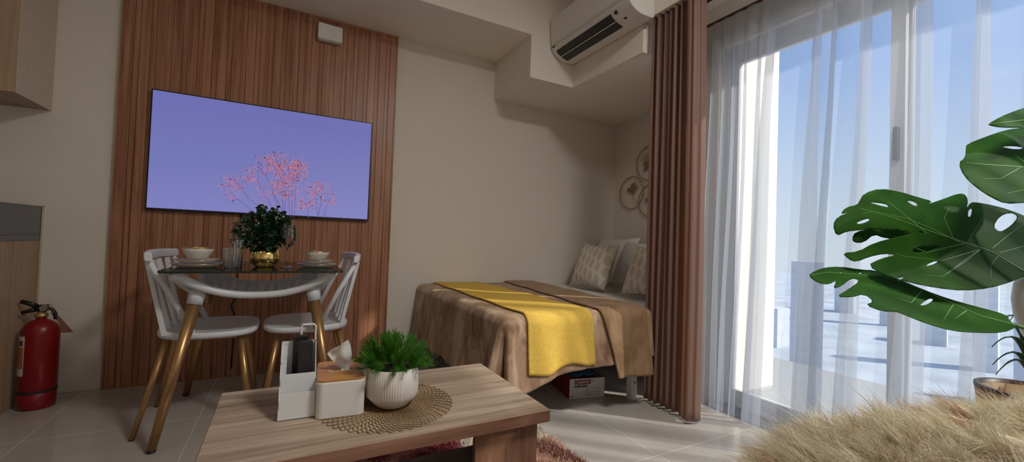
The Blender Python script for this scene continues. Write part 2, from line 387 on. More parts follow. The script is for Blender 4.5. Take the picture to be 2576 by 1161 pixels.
# ------------------------------------------------------------------ fire extinguisher
fe = thing('fire_extinguisher', 'red fire extinguisher standing on the floor by the cabinet', 'fire extinguisher', (-1.028, 2.90, 0))
MB().lathe([(.060, .0), (.066, .006), (.068, .075), (.0645, .079), (.0645, .088), (.068, .092), (.068, .355), (.066, .375), (.056, .398), (.036, .415), (.02, .422), (.018, .432)], 40).build('cylinder', 'red', fe, smooth=True, bevel=0)
MB().lathe([(.0685, .078), (.0692, .083), (.0685, .090)], 40, caps=False).build('base_band', 'dark', fe, smooth=True)
MB().lathe([(.019, .432), (.024, .434), (.024, .448), (.017, .452), (.014, .466)], 24).build('neck', 'brass', fe, smooth=True)
m = MB().box(-.02, .02, -.014, .014, .462, .492)
m.tube([(-.02, 0, .485), (-.045, 0, .5), (-.075, 0, .51)], [.009, .008, .007], 8, flat=1.4)
m.tube([(-.02, 0, .47), (-.04, 0, .465), (-.07, 0, .455)], [.008, .007, .006], 8, flat=1.4)
m.tube([(.015, 0, .475), (.035, 0, .47), (.046, 0, .45), (.05, -.0, .42)], .008, 8)
m.build('valve', 'black', fe, smooth=True, bevel=0)
MB().lathe([(.014, -.006), (.015, 0), (.014, .006)], 20).build('pressure_gauge', 'chrome', fe, loc=(.012, -.02, .478)).rotation_euler = (PI/2, 0, 0)
MB().tube([(.028+.012*math.cos(a), -.018, .485+.012*math.sin(a)) for a in np.linspace(0, 2*PI, 17)[:-1]], .0016, 6, closed=True).build('safety_pin', 'brass', fe)
def patch(r, a0, a1, z0, z1, n=8):
    m = MB(); m.grid(lambda u, v: (r*math.cos(a0+(a1-a0)*u), r*math.sin(a0+(a1-a0)*u), z0+(z1-z0)*v), n, 2); return m
lb = patch(.0687, -2.75, -2.02, .165, .352).build('label', 'label', fe)
patch(.0690, -2.70, -2.08, .20, .30).build('print', 'orange', lb)
patch(.0690, -2.55, -2.15, .308, .332).build('emblem', 'red', lb)
MB().prism([(.028, .455), (.062, .435), (.118, .352), (.075, .350), (.064, .40)], -.004, -.003, 'y').build('tag', 'kraft', fe)

# ------------------------------------------------------------------ television
tv = thing('television', 'large flat television mounted on the wood slat panel', 'television', (-.097, 3.045, 1.327))
W2, H2 = .599, .341
MB().box(-W2, W2, -.005, .025, -H2, H2).build('casing', 'black', tv, bevel=.003)
MB().box(-W2*.6, W2*.6, .0255, .0275, -H2*.6, H2*.6).build('wall_mount', 'black', tv)
sc_ = MB().box(-W2+.008, W2-.008, -.0066, -.0052, -H2+.013, H2-.007).build('screen', 'screen', tv)
def tvp(px, py):
    p = on_y(px, py, 3.04); return (p.x+.097, p.z-1.327)
def tv_picture():
    m = MB(); R = random.Random(3); Y = [-.0072]
    def seg(a, b, w0, w1):
        d = Vector((b[0]-a[0], b[1]-a[1])); L = d.length
        if L < 1e-5: return
        n = Vector((-d.y, d.x))/L
        m.add([(a[0]+n.x*w0, Y[0], a[1]+n.y*w0), (a[0]-n.x*w0, Y[0], a[1]-n.y*w0), (b[0]-n.x*w1, Y[0], b[1]-n.y*w1), (b[0]+n.x*w1, Y[0], b[1]+n.y*w1)], [(0, 1, 2, 3)])
    def dot(c, r, mi, k=6):
        m.cm = mi; Y[0] -= 1e-6
        if Y[0] < -.0095: Y[0] = -.0074
        m.add([(c[0]+r*math.cos(a+.3)*R.uniform(.8, 1.1), Y[0], c[1]+r*math.sin(a+.3)) for a in np.linspace(0, 2*PI, k+1)[:-1]], [tuple(range(k))])
    cl = [((592, 458), (660, 530), 34, 12), ((640, 440), (700, 545), 22, 6), ((660, 415), (705, 540), 26, 9), ((700, 405), (712, 540), 34, 16), ((735, 430), (735, 545), 40, 26), ((752, 412), (740, 545), 24, 14),
          ((715, 440), (715, 545), 40, 22), ((790, 475), (800, 545), 26, 14), ((725, 480), (730, 545), 30, 14), ((680, 470), (715, 545), 40, 10), ((770, 510), (775, 548), 26, 12), ((830, 500), (815, 548), 26, 8), ((585, 492), (640, 535), 18, 3), ((812, 470), (800, 545), 20, 5)]
    for (c, b, rad, nb) in cl:
        c2 = tvp(*c); b2 = tvp(*b); mid = ((c2[0]+b2[0])/2+R.uniform(-.01, .01), (c2[1]+b2[1])/2)
        m.cm = 3; seg(b2, mid, .0016, .0013); seg(mid, c2, .0013, .0008)
        r = rad*.0023
        for k in range(nb*2):
            a = R.uniform(0, 2*PI); q = r*math.sqrt(R.random()); e = (c2[0]+q*math.cos(a), c2[1]+q*math.sin(a)*.75)
            s0 = (c2[0]*.6+mid[0]*.4+R.uniform(-.01, .01), c2[1]*.6+mid[1]*.4)
            if e[1] < -.32: continue
            m.cm = 3 if R.random() < .5 else 0; seg(s0, e, .0007, .0005)
            dot(e, R.uniform(.003, .0055), R.choice([0, 0, 1, 1, 2]))
            for _ in range(3): dot((e[0]+R.uniform(-.018, .018), e[1]+R.uniform(-.014, .014)), R.uniform(.002, .004), R.choice([0, 0, 0, 1, 2]))
    for _ in range(260):
        a = (R.gauss(705, 62), R.gauss(495, 30)); e = tvp(*a)
        if e[1] < -.32 or abs(e[0]) > .58: continue
        m.cm = R.choice([0, 0, 3]); seg(e, (e[0]+R.uniform(-.012, .012), e[1]+R.uniform(.005, .02)), .0006, .0004); dot(e, R.uniform(.0015, .003), R.choice([0, 0, 1]))
    return m
tv_picture().build('screen_image', ['tv_pink', 'tv_orange_b', 'tv_dkred', 'tv_twig'], sc_)
# cable below the tv
cb = MB(); pts = [(-.243, 3.066, 1.0), (-.243, 3.066, .9), (-.247, 3.066, .74), (-.245, 3.066, .55), (-.244, 3.066, .49), (-.262, 3.064, .455), (-.272, 3.064, .435), (-.266, 3.064, .41), (-.252, 3.066, .377), (-.25, 3.066, .2), (-.255, 3.066, .05)]
tag(cb.tube(pts, .004, 8).build('power_cable', 'black', smooth=True), 'black cable hanging down the slat panel behind the dining table', 'cable')
wb = thing('wall_box', 'small white plastic box near top of the wood panel', 'box', (.207, 3.068, 2.222))
MB().prism([(-.075, -.052), (.075, -.052), (.075, .048), (-.075, .053)], -.045, 0, 'y').build('cover', 'white_matte', wb, bevel=.006)
MB().box(-.068, .068, -.040, 0, -.060, -.053).build('base', 'ceramic', wb, bevel=.003)
MB().lathe([(.004, -.001), (.004, .001)], 12, (.035, -.0465, -.02)).build('highlight_disc', 'chrome', wb)  # shiny disc put in to stand for the highlight on the cover

# ------------------------------------------------------------------ air conditioner
ac = thing('air_conditioner', 'white wall split air conditioner on the ceiling drop', 'air conditioner', (1.819, 2.13, 2.19))
prof = [(0, .02), (-.004, .006), (-.02, 0), (-.10, .001), (-.14, .012), (-.175, .032), (-.197, .060), (-.207, .10), (-.222, .265), (-.22, .275), (-.20, .283), (0, .283)]
m = MB().prism([(a, b) for a, b in prof], -.385, .385, 'y'); o = m.build('body', 'acwhite', ac, bevel=.005, seg=3)
def acpt(s):  # along lower front curve
    P = [(-.088, -.0012), (-.10, .0008), (-.14, .0115), (-.175, .0315), (-.192, .052)]
    f = s*(len(P)-1); i = min(int(f), len(P)-2); f -= i
    return (P[i][0]*(1-f)+P[i+1][0]*f, P[i][1]*(1-f)+P[i+1][1]*f)
m = MB().grid(lambda u, v: (acpt(v*.93+.02)[0]*1.0-.0015, -.225+.565*u, acpt(v*.93+.02)[1]-.0015), 2, 12); m.build('air_outlet', 'black', ac, smooth=True)
m = MB().box(-.156, -.136, -.222, .337, 0, .004, Matrix.Translation((0, 0, .012)) @ Matrix.Translation((-.146, 0, 0)) @ Matrix.Rotation(-.5, 4, 'Y') @ Matrix.Translation((.146, 0, 0)))
m.build('louver', 'acwhite', ac, bevel=.001)
MB().box(-.2125, -.2075, -.384, .384, .082, .085).build('panel_seam', 'ceramic', ac)
MB().box(-.2165, -.2125, -.33, -.27, .132, .140).build('brand_mark', 'ink', ac)
MB().box(-.2108, -.2060, .335, .365, .070, .076).build('badge', 'ink', ac)
MB().box(-.192, -.174, -.275, -.258, .032, .048, ).build('display_window', 'dark', ac)
MB().box(-.143, -.130, -.300, -.286, .0055, .0095).build('sticker', 'dark', ac)

# ------------------------------------------------------------------ curtains
def drape_mesh():
    m = MB()
    def fn(u, v):
        z = .018+2.225*v
        if u < .80:
            q = u/.80; y = 1.785-.255*q; ph = q*2*PI*6.5
            x = 1.858+.030*math.cos(ph)*(1-.25*v)+.006*math.sin(ph*2.3+v*2); y += .010*math.sin(ph*2)
        else:
            q = (u-.80)/.20; a = q*PI*.85
            y = 1.53-.088*math.sin(a*.62); x = 1.858+.032*math.cos(.72/.72*2*PI*6.5)-.022*math.sin(a)+.10*max(0, q-.45)+.006*math.sin(q*22)
        k = 1-.10*(1-v)*(1-v)
        y = 1.785+(y-1.785)*(k+.16*(1-v)); x += .012*math.sin(u*40+v*3)*(.3)
        return (x, y, z)
    return m.grid(fn, 190, 40)
t = thing('drape', 'brown satin curtain hanging in pleats left of the sheer curtain', 'curtain', (0, 0, 0))
drape_mesh().build('fabric', 'drape', t, smooth=True, solid=.0016)
for (x, y) in ((1.885, 1.515), (1.88, 1.58), (1.88, 1.65), (1.88, 1.74)):
    MB().tube([(x+.021*math.cos(a), y, 2.17+.021*math.sin(a)) for a in np.linspace(0, 2*PI, 25)[:-1]], .0055, 8, closed=True).build('eyelet', 'chrome', t, smooth=True)
rod = thing('curtain_rod', 'dark bronze curtain rod threaded through the brown curtain eyelets', 'curtain rod', (1.884, 0, 2.17))
MB().tube([(0, 1.80, 0), (0, WIN_Y0, 0)], .011, 16).build('rod', 'tanrim', rod, smooth=True)
MB().box(-.006, .006, 1.44, 1.452, 0, .0445).box(-.02, .02, 1.425, 1.467, .036, .0445).build('bracket', 'white', rod)
MB().box(-.006, .006, -.2, -.188, 0, .0445).box(-.02, .02, -.215, -.173, .036, .0445).build('bracket', 'white', rod)

def sheer_mesh(y0, y1, seed, xs):
    R = random.Random(seed); m = MB(); L = y0-y1
    # pleat centres, irregular widths
    ys = [y0]; 
    while ys[-1] > y1: ys.append(ys[-1]-R.uniform(.035, .075) if ys[-1] > 1.28 else ys[-1]-R.uniform(.07, .19))
    n = len(ys); amp = [R.uniform(.6, 1.2) for _ in ys]; ov = [R.uniform(.5, 1.15) for _ in ys]
    per = 18
    def fn(u, v):
        f = u*(n-1); i = min(int(f), n-2); q = f-i
        w = ys[i]-ys[i+1]; a = amp[i]*(1-q)+amp[i+1]*q
        z = .012+2.13*v
        s = math.sin(2*PI*q)
        y = ys[i]-w*q + w*(.52 if ys[i] > 1.25 else .66)*ov[i]*s*(.55+.45*(1-v)) 
        x = xs+a*min(.034, w*.55)*math.cos(2*PI*q)*(.75+.35*(1-v))
        y += .055*(.5-v)*min(1, (1.62-ys[i])*4) + .006*math.sin(5*v+i)
        return (x+.004*math.sin(v*9+i), y, z)
    return m.grid(fn, (n-1)*per+1, 26)
t = thing('sheer_curtain', 'white sheer voile curtain across the glass door', 'curtain', (0, 0, 0))
sheer_mesh(1.575, -1.05, 5, 2.085).build('voile', 'sheer', t, smooth=True)
sr = thing('sheer_rod', 'thin rod carrying the white sheer curtain', 'curtain rod', (2.085, 0, 2.155))
MB().tube([(0, 1.68, 0), (0, WIN_Y0, 0)], .008, 12).build('rod', 'tanrim', sr, smooth=True)
MB().box(-.005, .005, 1.63, 1.64, 0, .0595).build('bracket', 'white', sr); MB().box(-.005, .005, -1.0, -.99, 0, .0595).build('bracket', 'white', sr)

# ------------------------------------------------------------------ dining chairs
def make_chair(label):
    t = thing('dining_chair', label, 'chair', (-.29, 2.49, 0), 0, 'white spindle chairs at the dining table')
    # seat: rounded plate, slightly dished
    def outl(a, k=1.0):
        c, s = math.cos(a), math.sin(a); e = .55
        x = .195*math.copysign(abs(c)**e, c); y = .215*math.copysign(abs(s)**e, s)
        if x > 0: y *= 1-.07*(x/.195)
        else: y *= 1-.10*(-x/.195)
        return x*k, y*k
    m = MB(); N = 56
    ringz = [(.80, .402), (.96, .404), (1.0, .412), (1.0, .424), (.975, .432), (.90, .429), (.6, .423), (.3, .420), (.02, .419)]
    vs = []
    for k, z in ringz:
        for j in range(N):
            x, y = outl(2*PI*j/N, k); vs.append((x, y, z+(.006*max(0, -x/.195) if z > .415 else 0)))
    fs = [(i*N+j, i*N+(j+1) % N, (i+1)*N+(j+1) % N, (i+1)*N+j) for i in range(len(ringz)-1) for j in range(N)]
    fs += [tuple(range(N))[::-1], tuple((len(ringz)-1)*N+j for j in range(N))]
    m.add(vs, fs); m.build('seat', 'white', t, smooth=True)
    # top rail, curved
    m = MB(); n = 13
    ring = [(-.012, -.017), (-.014, 0), (-.013, .014), (-.008, .020), (.008, .020), (.013, .014), (.013, 0), (.011, -.017)]
    vs = []
    for i in range(n):
        q = -1+2*i/(n-1); y = .25*q; xb = -.235+.032*(q*q)-.0; zz = .768-.004*q*q; sc = 1
        for (a, b) in ring: vs.append((xb+a-.12*b, y, zz+b*sc))
    K = len(ring); fs = [(i*K+j, i*K+(j+1) % K, (i+1)*K+(j+1) % K, (i+1)*K+j) for i in range(n-1) for j in range(K)]
    fs += [tuple(range(K))[::-1], tuple((n-1)*K+j for j in range(K))]
    m.add(vs, fs); m.build('top_rail', 'white', t, bevel=.003, smooth=False)
    for q in (-.66, -.24, .24, .66):
        m = MB(); y0, y1 = .165*q/.66, .25*q; xb = -.235+.032*q*q
        pts = []; 
        vs = []; nn = 8
        for i in range(nn):
            f = i/(nn-1); x = -.152*(1-f)+xb*f; y = y0*(1-f)+y1*f; z = .420+.325*f; w = .013+.007*f; th = .009
            for (a, b) in ((-th, -w), (th, -w), (th*1.2, 0), (th, w), (-th, w)): vs.append((x+a, y+b, z))
        fs = [(i*5+j, i*5+(j+1) % 5, (i+1)*5+(j+1) % 5, (i+1)*5+j) for i in range(nn-1) for j in range(5)]+[(4, 3, 2, 1, 0), tuple((nn-1)*5+j for j in range(5))]
        m.add(vs, fs); m.build('slat', 'white', t, bevel=.003)
    for s in (-1, 1):
        MB().tube([(-.212, .222*s, .755), (-.13, .205*s, .60), (-.048, .182*s, .422)], [.0105, .012, .0135], 12).build('side_spindle', 'white', t, smooth=True)
    for (sx, sy) in ((1, 1), (1, -1), (-1, 1), (-1, -1)):
        top = (.125 if sx > 0 else -.145, .125*sy, .404); ft = (.185 if sx > 0 else -.235, .195*sy, .006)
        lg = MB().tube([top, ft], [.0165, .0105], 16).build('leg', 'gold_metal', t, smooth=True)
        MB().lathe([(.0095, 0), (.0105, .004), (.0105, .008)], 12, (ft[0], ft[1], 0)).build('foot_glide', 'dark', lg)
    m = MB().box(-.145, .125, -.134, -.118, .386, .401).box(-.145, .125, .118, .134, .386, .401).box(.117, .133, -.125, .125, .386, .401).box(-.153, -.137, -.125, .125, .386, .401)
    m.build('under_frame', 'gold_metal', t)
    return t
ch = make_chair('white spindle back chair left of the glass dining table, gold legs')
dup(ch, (.118, 2.49, 0), PI, 'white spindle back chair right of the glass dining table, gold legs')

# ------------------------------------------------------------------ glass dining table
TX, TY, TZ = -.0955, 2.475, .715
t = thing('dining_table', 'square glass dining table with white net frame and gold legs', 'table', (TX, TY, 0))
gp = rrect(.70, .70, .045, 8)
m = MB(); m.prism(gp, TZ-.009, TZ)
m.mi = [0, 0]+[1]*(len(m.f)-2)
m.build('glass_top', ['tabletop', 'tabletop_edge'], t)
A = .295
def net(u, v, a=A):
    pu = 1-.20*(1-v*v)*1.0*abs(u)**2*0-.16*(1-v*v)*abs(u); pv = 1-.16*(1-u*u)*abs(v)
    z = .588+.010*(u*u+v*v)+.086*(abs(u)*abs(v))**2.4
    return Vector((u*a*pu, v*a*pv, z))
m = MB(); nc = 13
for i in range(nc):
    for j in range(nc):
        u0, u1 = -1+2*i/nc, -1+2*(i+1)/nc; v0, v1 = -1+2*j/nc, -1+2*(j+1)/nc
        uc, vc = (u0+u1)/2, (v0+v1)/2
        o = [net(u0, v0), net(u1, v0), net(u1, v1), net(u0, v1)]
        if max(abs(uc), abs(vc)) < .80:
            g = .27*(u1-u0)/2
            q = [net(u0+g, v0+g), net(u1-g, v0+g), net(u1-g, v1-g), net(u0+g, v1-g)]
            m.add(o+q, [(0, 1, 5, 4), (1, 2, 6, 5), (2, 3, 7, 6), (3, 0, 4, 7)])
        else:
            # solid, subdivided
            K = 3; base = [net(u0+(u1-u0)*a/K, v0+(v1-v0)*b/K) for b in range(K+1) for a in range(K+1)]
            m.add(base, [(b*(K+1)+a, b*(K+1)+a+1, (b+1)*(K+1)+a+1, (b+1)*(K+1)+a) for b in range(K) for a in range(K)])
m.build('net_shell', 'white', t, solid=.006)
m = MB(); NN = 40
for side in range(4):
    pts = []
    for i in range(NN+1):
        q = -1+2*i/NN
        p = {0: net(q, -1), 1: net(1, q), 2: net(-q, 1), 3: net(-1, -q)}[side]; pts.append(p+Vector((0, 0, .002)))
    m.tube(pts, [.016+.004*abs(-1+2*i/NN)**2 for i in range(NN+1)], 12, flat=1.0)
m.build('curved_rim', 'white', t, smooth=True)
for (sx, sy) in ((1, 1), (1, -1), (-1, 1), (-1, -1)):
    c = net(sx, sy); MB().tube([c-Vector((.0, 0, .012)), (c.x+.006*sx, c.y+.006*sy, TZ-.0125)], [.020, .017], 14).lathe([(.018, 0), (.018, .003)], 16, (c.x+.006*sx, c.y+.006*sy, TZ-.0125)).build('glass_support', 'white', t, smooth=False)
    top = Vector((.228*sx, .228*sy, .60)); ft = Vector((.333*sx, .333*sy, .010)); d = (ft-top)
    s1 = top+d*.035
    MB().tube([top+Vector((0, 0, .03)), top, s1+d*.025], [.028, .031, .0285], 18).build('leg_socket', 'white', t, smooth=True)
    lg = MB().tube([s1+d*.02, ft], [.0245, .0155], 20).build('leg', 'gold_metal', t, smooth=True)
    MB().lathe([(.013, 0), (.0165, .004), (.0165, .009), (.012, .012)], 18, (ft.x, ft.y, 0)).build('foot_glide', 'black', lg, smooth=True)

# ---- tableware
def plate_mb(r, z0=0):
    return MB().lathe([(r*.02, z0+.003), (r*.55, z0), (r*.62, z0), (r*.95, z0+.012), (r, z0+.0155), (r*.985, z0+.0175), (r*.93, z0+.015), (r*.62, z0+.005), (r*.02, z0+.005)], 48)
def plate(label, x, y, z, r, group):
    t = thing('plate', label, 'plate', (x, y, z), 0, group)
    plate_mb(r).build('dish', 'ceramic', t, smooth=True)
    MB().tube([(r*.993*math.cos(a), r*.993*math.sin(a), .0168) for a in np.linspace(0, 2*PI, 49)[:-1]], .0016, 6, closed=True).build('gold_rim', 'gold_rim', t, smooth=True)
def bowl(label, x, y, z, r, h):
    t = thing('bowl', label, 'bowl', (x, y, z), 0, 'gold rimmed bowls')
    MB().lathe([(.002, 0), (r*.60, 0), (r*.66, .004), (r*.92, h*.6), (r, h), (r*.95, h), (r*.87, h*.6), (r*.58, .01), (.002, .008)], 48).build('dish', 'ceramic', t, smooth=True)
    MB().tube([(r*.975*math.cos(a), r*.975*math.sin(a), h) for a in np.linspace(0, 2*PI, 49)[:-1]], .0026, 6, closed=True).build('gold_rim', 'gold_rim', t, smooth=True)
LX, LY, RX, RY = -.345, 2.37, .150, 2.385
plate('large gold rimmed plate at the bottom of the left stack', LX, LY, TZ+.0004, .100, 'plates in the left place setting')
plate('smaller gold rimmed plate under the left bowl', LX, LY, TZ+.0185, .086, 'plates in the left place setting')
bowl('gold rimmed bowl on the left stack of plates', LX, LY, TZ+.0375, .060, .050)
plate('large gold rimmed plate at the bottom of the right stack', RX, RY, TZ+.0004, .094, 'plates in the right place setting')
plate('smaller gold rimmed plate under the right bowl', RX, RY, TZ+.0185, .078, 'plates in the right place setting')
bowl('gold rimmed bowl on the right stack of plates', RX, RY, TZ+.0375, .057, .042)
def wineglass(label, x, y, s=1.0):
    t = thing('wine_glass', label, 'wine glass', (x, y, TZ+.0004), 0, 'wine glasses on the dining table')
    MB().lathe([(.034*s, 0), (.033*s, .002), (.008*s, .006), (.004*s, .012)], 32).build('foot', 'glass', t, smooth=True)
    MB().lathe([(.004*s, .013), (.0036*s, .05), (.0045*s, .098)], 16).build('stem', 'glass', t, smooth=True)
    MB().lathe([(.004*s, .099), (.018*s, .105), (.034*s, .128), (.0395*s, .15), (.038*s, .175), (.033*s, .207)], 40, caps=False).build('bowl', 'glass', t, smooth=True)
wineglass('tall wine glass standing right of the gold plant pot', .014, 2.335)
wineglass('tall wine glass standing behind the tumblers, left of the gold pot', -.205, 2.60, .95)
def tumbler(label, x, y, r, h, mug=False, flute=0, nm='tumbler'):
    t = thing(nm, label, 'glass', (x, y, TZ+.0004), 0)
    fn = (lambda rr, z, th: rr*(1+.05*math.cos(flute*th))) if flute else None
    MB().lathe([(.001, .008), (r*.74, .008), (.001, .0), (r*.80, 0), (r*.82, .004), (r*.9, h*.5), (r, h)], 60 if flute else 36, fn=fn, caps=False).build('cup', 'glass', t, smooth=True)
    if mug:
        a0 = 2.6; R_ = [Vector((math.cos(a0)*(r*.9+.028*math.sin(q)), math.sin(a0)*(r*.9+.028*math.sin(q)), h*.5+h*.32*math.cos(q))) for q in np.linspace(0.05, PI-.05, 14)]
        MB().tube(R_, .005, 10).build('handle', 'glass', t, smooth=True)
tumbler('ribbed glass mug with handle beside the left plates', -.212, 2.315, .034, .092, True, 12, 'glass_mug')
tumbler('plain tall glass tumbler behind the ribbed mug', -.193, 2.34, .027, .128)
# plant in gold pot
t = thing('potted_foliage', 'leafy dark green plant in a polished gold pot on the dining table', 'plant', (-.082, 2.40, TZ+.0004))
MB().lathe([(.036, 0), (.045, .002), (.060, .018), (.066, .040), (.064, .060), (.058, .088), (.0555, .088), (.061, .06), (.062, .045), (.055, .022), (.001, .02)], 48).build('pot', 'gold', t, smooth=True)
def leaf_quad(m, p, d, up, L, W, fold=.15, droop=.2, k=4):
    d = d.normalized(); side = d.cross(up).normalized(); n = side.cross(d).normalized(); prof = [0, .75, 1, .7, 0] if k == 4 else [0, .55, .9, 1, .8, .45, 0]
    vs = []; kk = len(prof)
    for i, w in enumerate(prof):
        f = i/(kk-1); c = p+d*(L*f)-Vector((0, 0, 1))*(droop*L*f*f)
        vs += [c-side*(W*w/2)+n*(fold*W*w), c, c+side*(W*w/2)+n*(fold*W*w)]
    fs = []
    for i in range(kk-1):
        a = i*3; fs += [(a, a+1, a+4, a+3), (a+1, a+2, a+5, a+4)]
    m.add(vs, fs)
def eucalyptus(t):
    R = random.Random(5); lf = MB(); st = MB(); fl = MB()
    for k in range(64):
        az = R.uniform(0, 2*PI); el = R.uniform(.15, 1.5); L = R.uniform(.13, .20)
        e = Vector((math.cos(az)*math.cos(el)*.135, math.sin(az)*math.cos(el)*.125, .115+math.sin(el)*.165+R.uniform(-.02, .02)))
        if R.random() < .25: e.x *= 1.18; 
        b = Vector((R.uniform(-.025, .025), R.uniform(-.025, .025), .03)); c = (b+e)/2+Vector((e.x*.1, e.y*.1, .03))
        pts = [b*(1-q)**2+c*2*q*(1-q)+e*q*q for q in np.linspace(0, 1, 6)]
        st.tube(pts, .0014, 5)
        for i in range(11):
            q = .38+.62*i/10; p = b*(1-q)**2+c*2*q*(1-q)+e*q*q
            for s in (0, 1):
                d = Vector((R.uniform(-1, 1), R.uniform(-1, 1), R.uniform(-.5, .7)))+(p-Vector((0, 0, .12))).normalized()*.6
                leaf_quad(lf, p, d, Vector((R.uniform(-.3, .3), R.uniform(-.3, .3), 1)), R.uniform(.020, .030), R.uniform(.015, .022))
        if R.random() < .6 and e.z > .16:
            for _ in range(4): leaf_quad(fl, e+Vector((R.uniform(-.01, .01), R.uniform(-.01, .01), R.uniform(-.01, .005))), Vector((R.uniform(-1, 1), R.uniform(-1, 1), .6)), Vector((0, 0, 1)), .016, .011)
    lf.build('foliage', 'eu1', t, smooth=False); st.build('stems', 'eu1', t); fl.build('pale_leaves', 'euflower', t)
eucalyptus(t)

# ------------------------------------------------------------------ coffee table
CT = .385
t = thing('coffee_table', 'low grey oak coffee table standing on the shaggy rug', 'coffee table', (.282, 1.32, 0))
x0, x1, y0, y1 = -.432, .438, -.262, .250
MB().prism(rrect(x1-x0, y1-y0, .006, 3, (x0+x1)/2, (y0+y1)/2), CT-.034, CT).build('top', 'oak', t, bevel=.0015)
MB().box(x0+.003, x1-.003, y0-.0012, y0-.0003, CT-.0335, CT-.001).box(x1+.0003, x1+.0012, y0+.003, y1-.003, CT-.0335, CT-.001).box(x0-.0012, x0-.0003, y0+.003, y1-.003, CT-.0335, CT-.001).build('edge_band', 'oak_edge', t)
for (a, b) in ((.207, .408), (-.402, -.201)):
    c = (b-.002, b+.016) if a > 0 else (a-.016, a+.002)
    MB().box(a, b, y0+.022, y0+.040, .0, CT-.0345).build('leg', 'oak_side', t, bevel=.001)
    MB().box(c[0], c[1], y1-.22, y1-.024, .0, CT-.0345).build('leg', 'oak_side', t, bevel=.001)
MB().box(-.402, .408, y0+.041, y1-.043, .065, .083).build('shelf', 'oak_dark', t)
# woven round mat
m = MB(); cx, cy, R0 = .290, 1.285, .187
nr = 16; npet = 46
for i in range(nr):
    r = .022+(R0-.022)*i/(nr-1); amp = (R0-.022)/(nr-1)*.52; pts = []
    NP = 46*6
    for j in range(NP):
        th = 2*PI*j/NP; rr = r+amp*math.cos(npet*th/1.0+PI*i)
        pts.append((rr*math.cos(th+i*.035), rr*math.sin(th+i*.035), .0012))
    m.tube(pts, .0015, 4, closed=True, flat=.8)
tag(m.build('placemat', 'mat', loc=(cx, cy, CT+.0003)), 'round lattice gold placemat under the white ribbed plant pot', 'placemat')
# white pot with green bush
t = thing('potted_bush', 'bright green feathery bush in a ribbed white pot on the placemat', 'plant', (.300, 1.275, CT+.003))
def ribfn(r, z, th): return r*(1+(.010*math.cos(64*th) if .03 < z < .112 and r > .06 else 0))
MB().lathe([(.001, 0), (.040, 0), (.046, .003), (.068, .026), (.0735, .034), (.0745, .070), (.0735, .114), (.0705, .116), (.070, .108), (.070, .098), (.001, .096)], 384, fn=ribfn).build('pot', 'potwhite', t, smooth=True)
MB().lathe([(.001, .101), (.069, .0985)], 24, caps=False).build('soil', 'soil', t)
def bush(t):
    R = random.Random(9); m = MB(); V = []; F = []
    for k in range(120):
        az = R.uniform(0, 2*PI); el = math.asin(R.uniform(.05, 1)); rad = R.uniform(.8, 1.05)
        e = Vector((math.cos(az)*math.cos(el)*.112, math.sin(az)*math.cos(el)*.10, .108+math.sin(el)*.108))*1
        e = Vector((e.x*rad, e.y*rad, e.z*(rad*.3+.7)))
        b = Vector((e.x*.35, e.y*.35, .095)); c = (b+e)/2+Vector((0, 0, .02))
        for i in range(60):
            q = .25+.75*i/59; p = b*(1-q)**2+c*2*q*(1-q)+e*q*q; ax = (e-b).normalized()
            a = R.uniform(0, 2*PI); n1 = ax.orthogonal().normalized(); n2 = ax.cross(n1)
            d = (n1*math.cos(a)+n2*math.sin(a))*.8+ax*(.9+.5*q); d.normalize(); L = R.uniform(.014, .024)*(1.15-.5*abs(q-.6))
            s = d.cross(Vector((R.uniform(-1, 1), R.uniform(-1, 1), R.uniform(-1, 1)))).normalized()*.0007
            o = len(V); V.extend([tuple(p-s), tuple(p+s), tuple(p+d*L*.6+s*.8), tuple(p+d*L-Vector((0, 0, .002))), tuple(p+d*L*.6-s*.8)]); F.append((o, o+1, o+2, o+3, o+4))
    m.add(V, F); m.build('foliage', 'grass', t)
bush(t)
# tissue box
t = thing('tissue_box', 'white tissue box with a bamboo lid in front of the bush', 'tissue box', (.1605, 1.337, CT+.0003), math.radians(-4))
MB().prism(rrect(.125, .195, .018, 8), 0, .098).build('body', 'white_matte', t, bevel=.003)
m = MB(); lid = rrect(.121, .191, .016, 8); slot = rrect(.07, .024, .011, 6)
pts = [Vector(p) for p in lid]+[Vector(p) for p in slot]; nl, ns = len(lid), len(slot)
cdt = delaunay_2d_cdt(pts, [(i, (i+1) % nl) for i in range(nl)]+[(nl+i, nl+(i+1) % ns) for i in range(ns)], [], 2, 1e-6)
vs = cdt[0]; fs = [f for f in cdt[2] if not (abs(sum(vs[i].x for i in f)/3) < .034 and abs(sum(vs[i].y for i in f)/3) < .0118)]
m.add([(v.x, v.y, .1005) for v in vs], fs); m.build('lid', 'bamboo', t, solid=.004)
m = MB()
def tis(u, v):
    w = .009+.021*math.sin(v*PI*.62); x = .016-.026*v+(u-.5)*2*w
    z = .096+.092*v-.036*v*v*(1-u)**1.5
    return (x, .009*math.sin(u*7+.5)*(.3+v)-.01*v+.006*math.sin(9*v), z)
m.grid(tis, 18, 18); m.build('tissue', 'tissue', t, smooth=True)
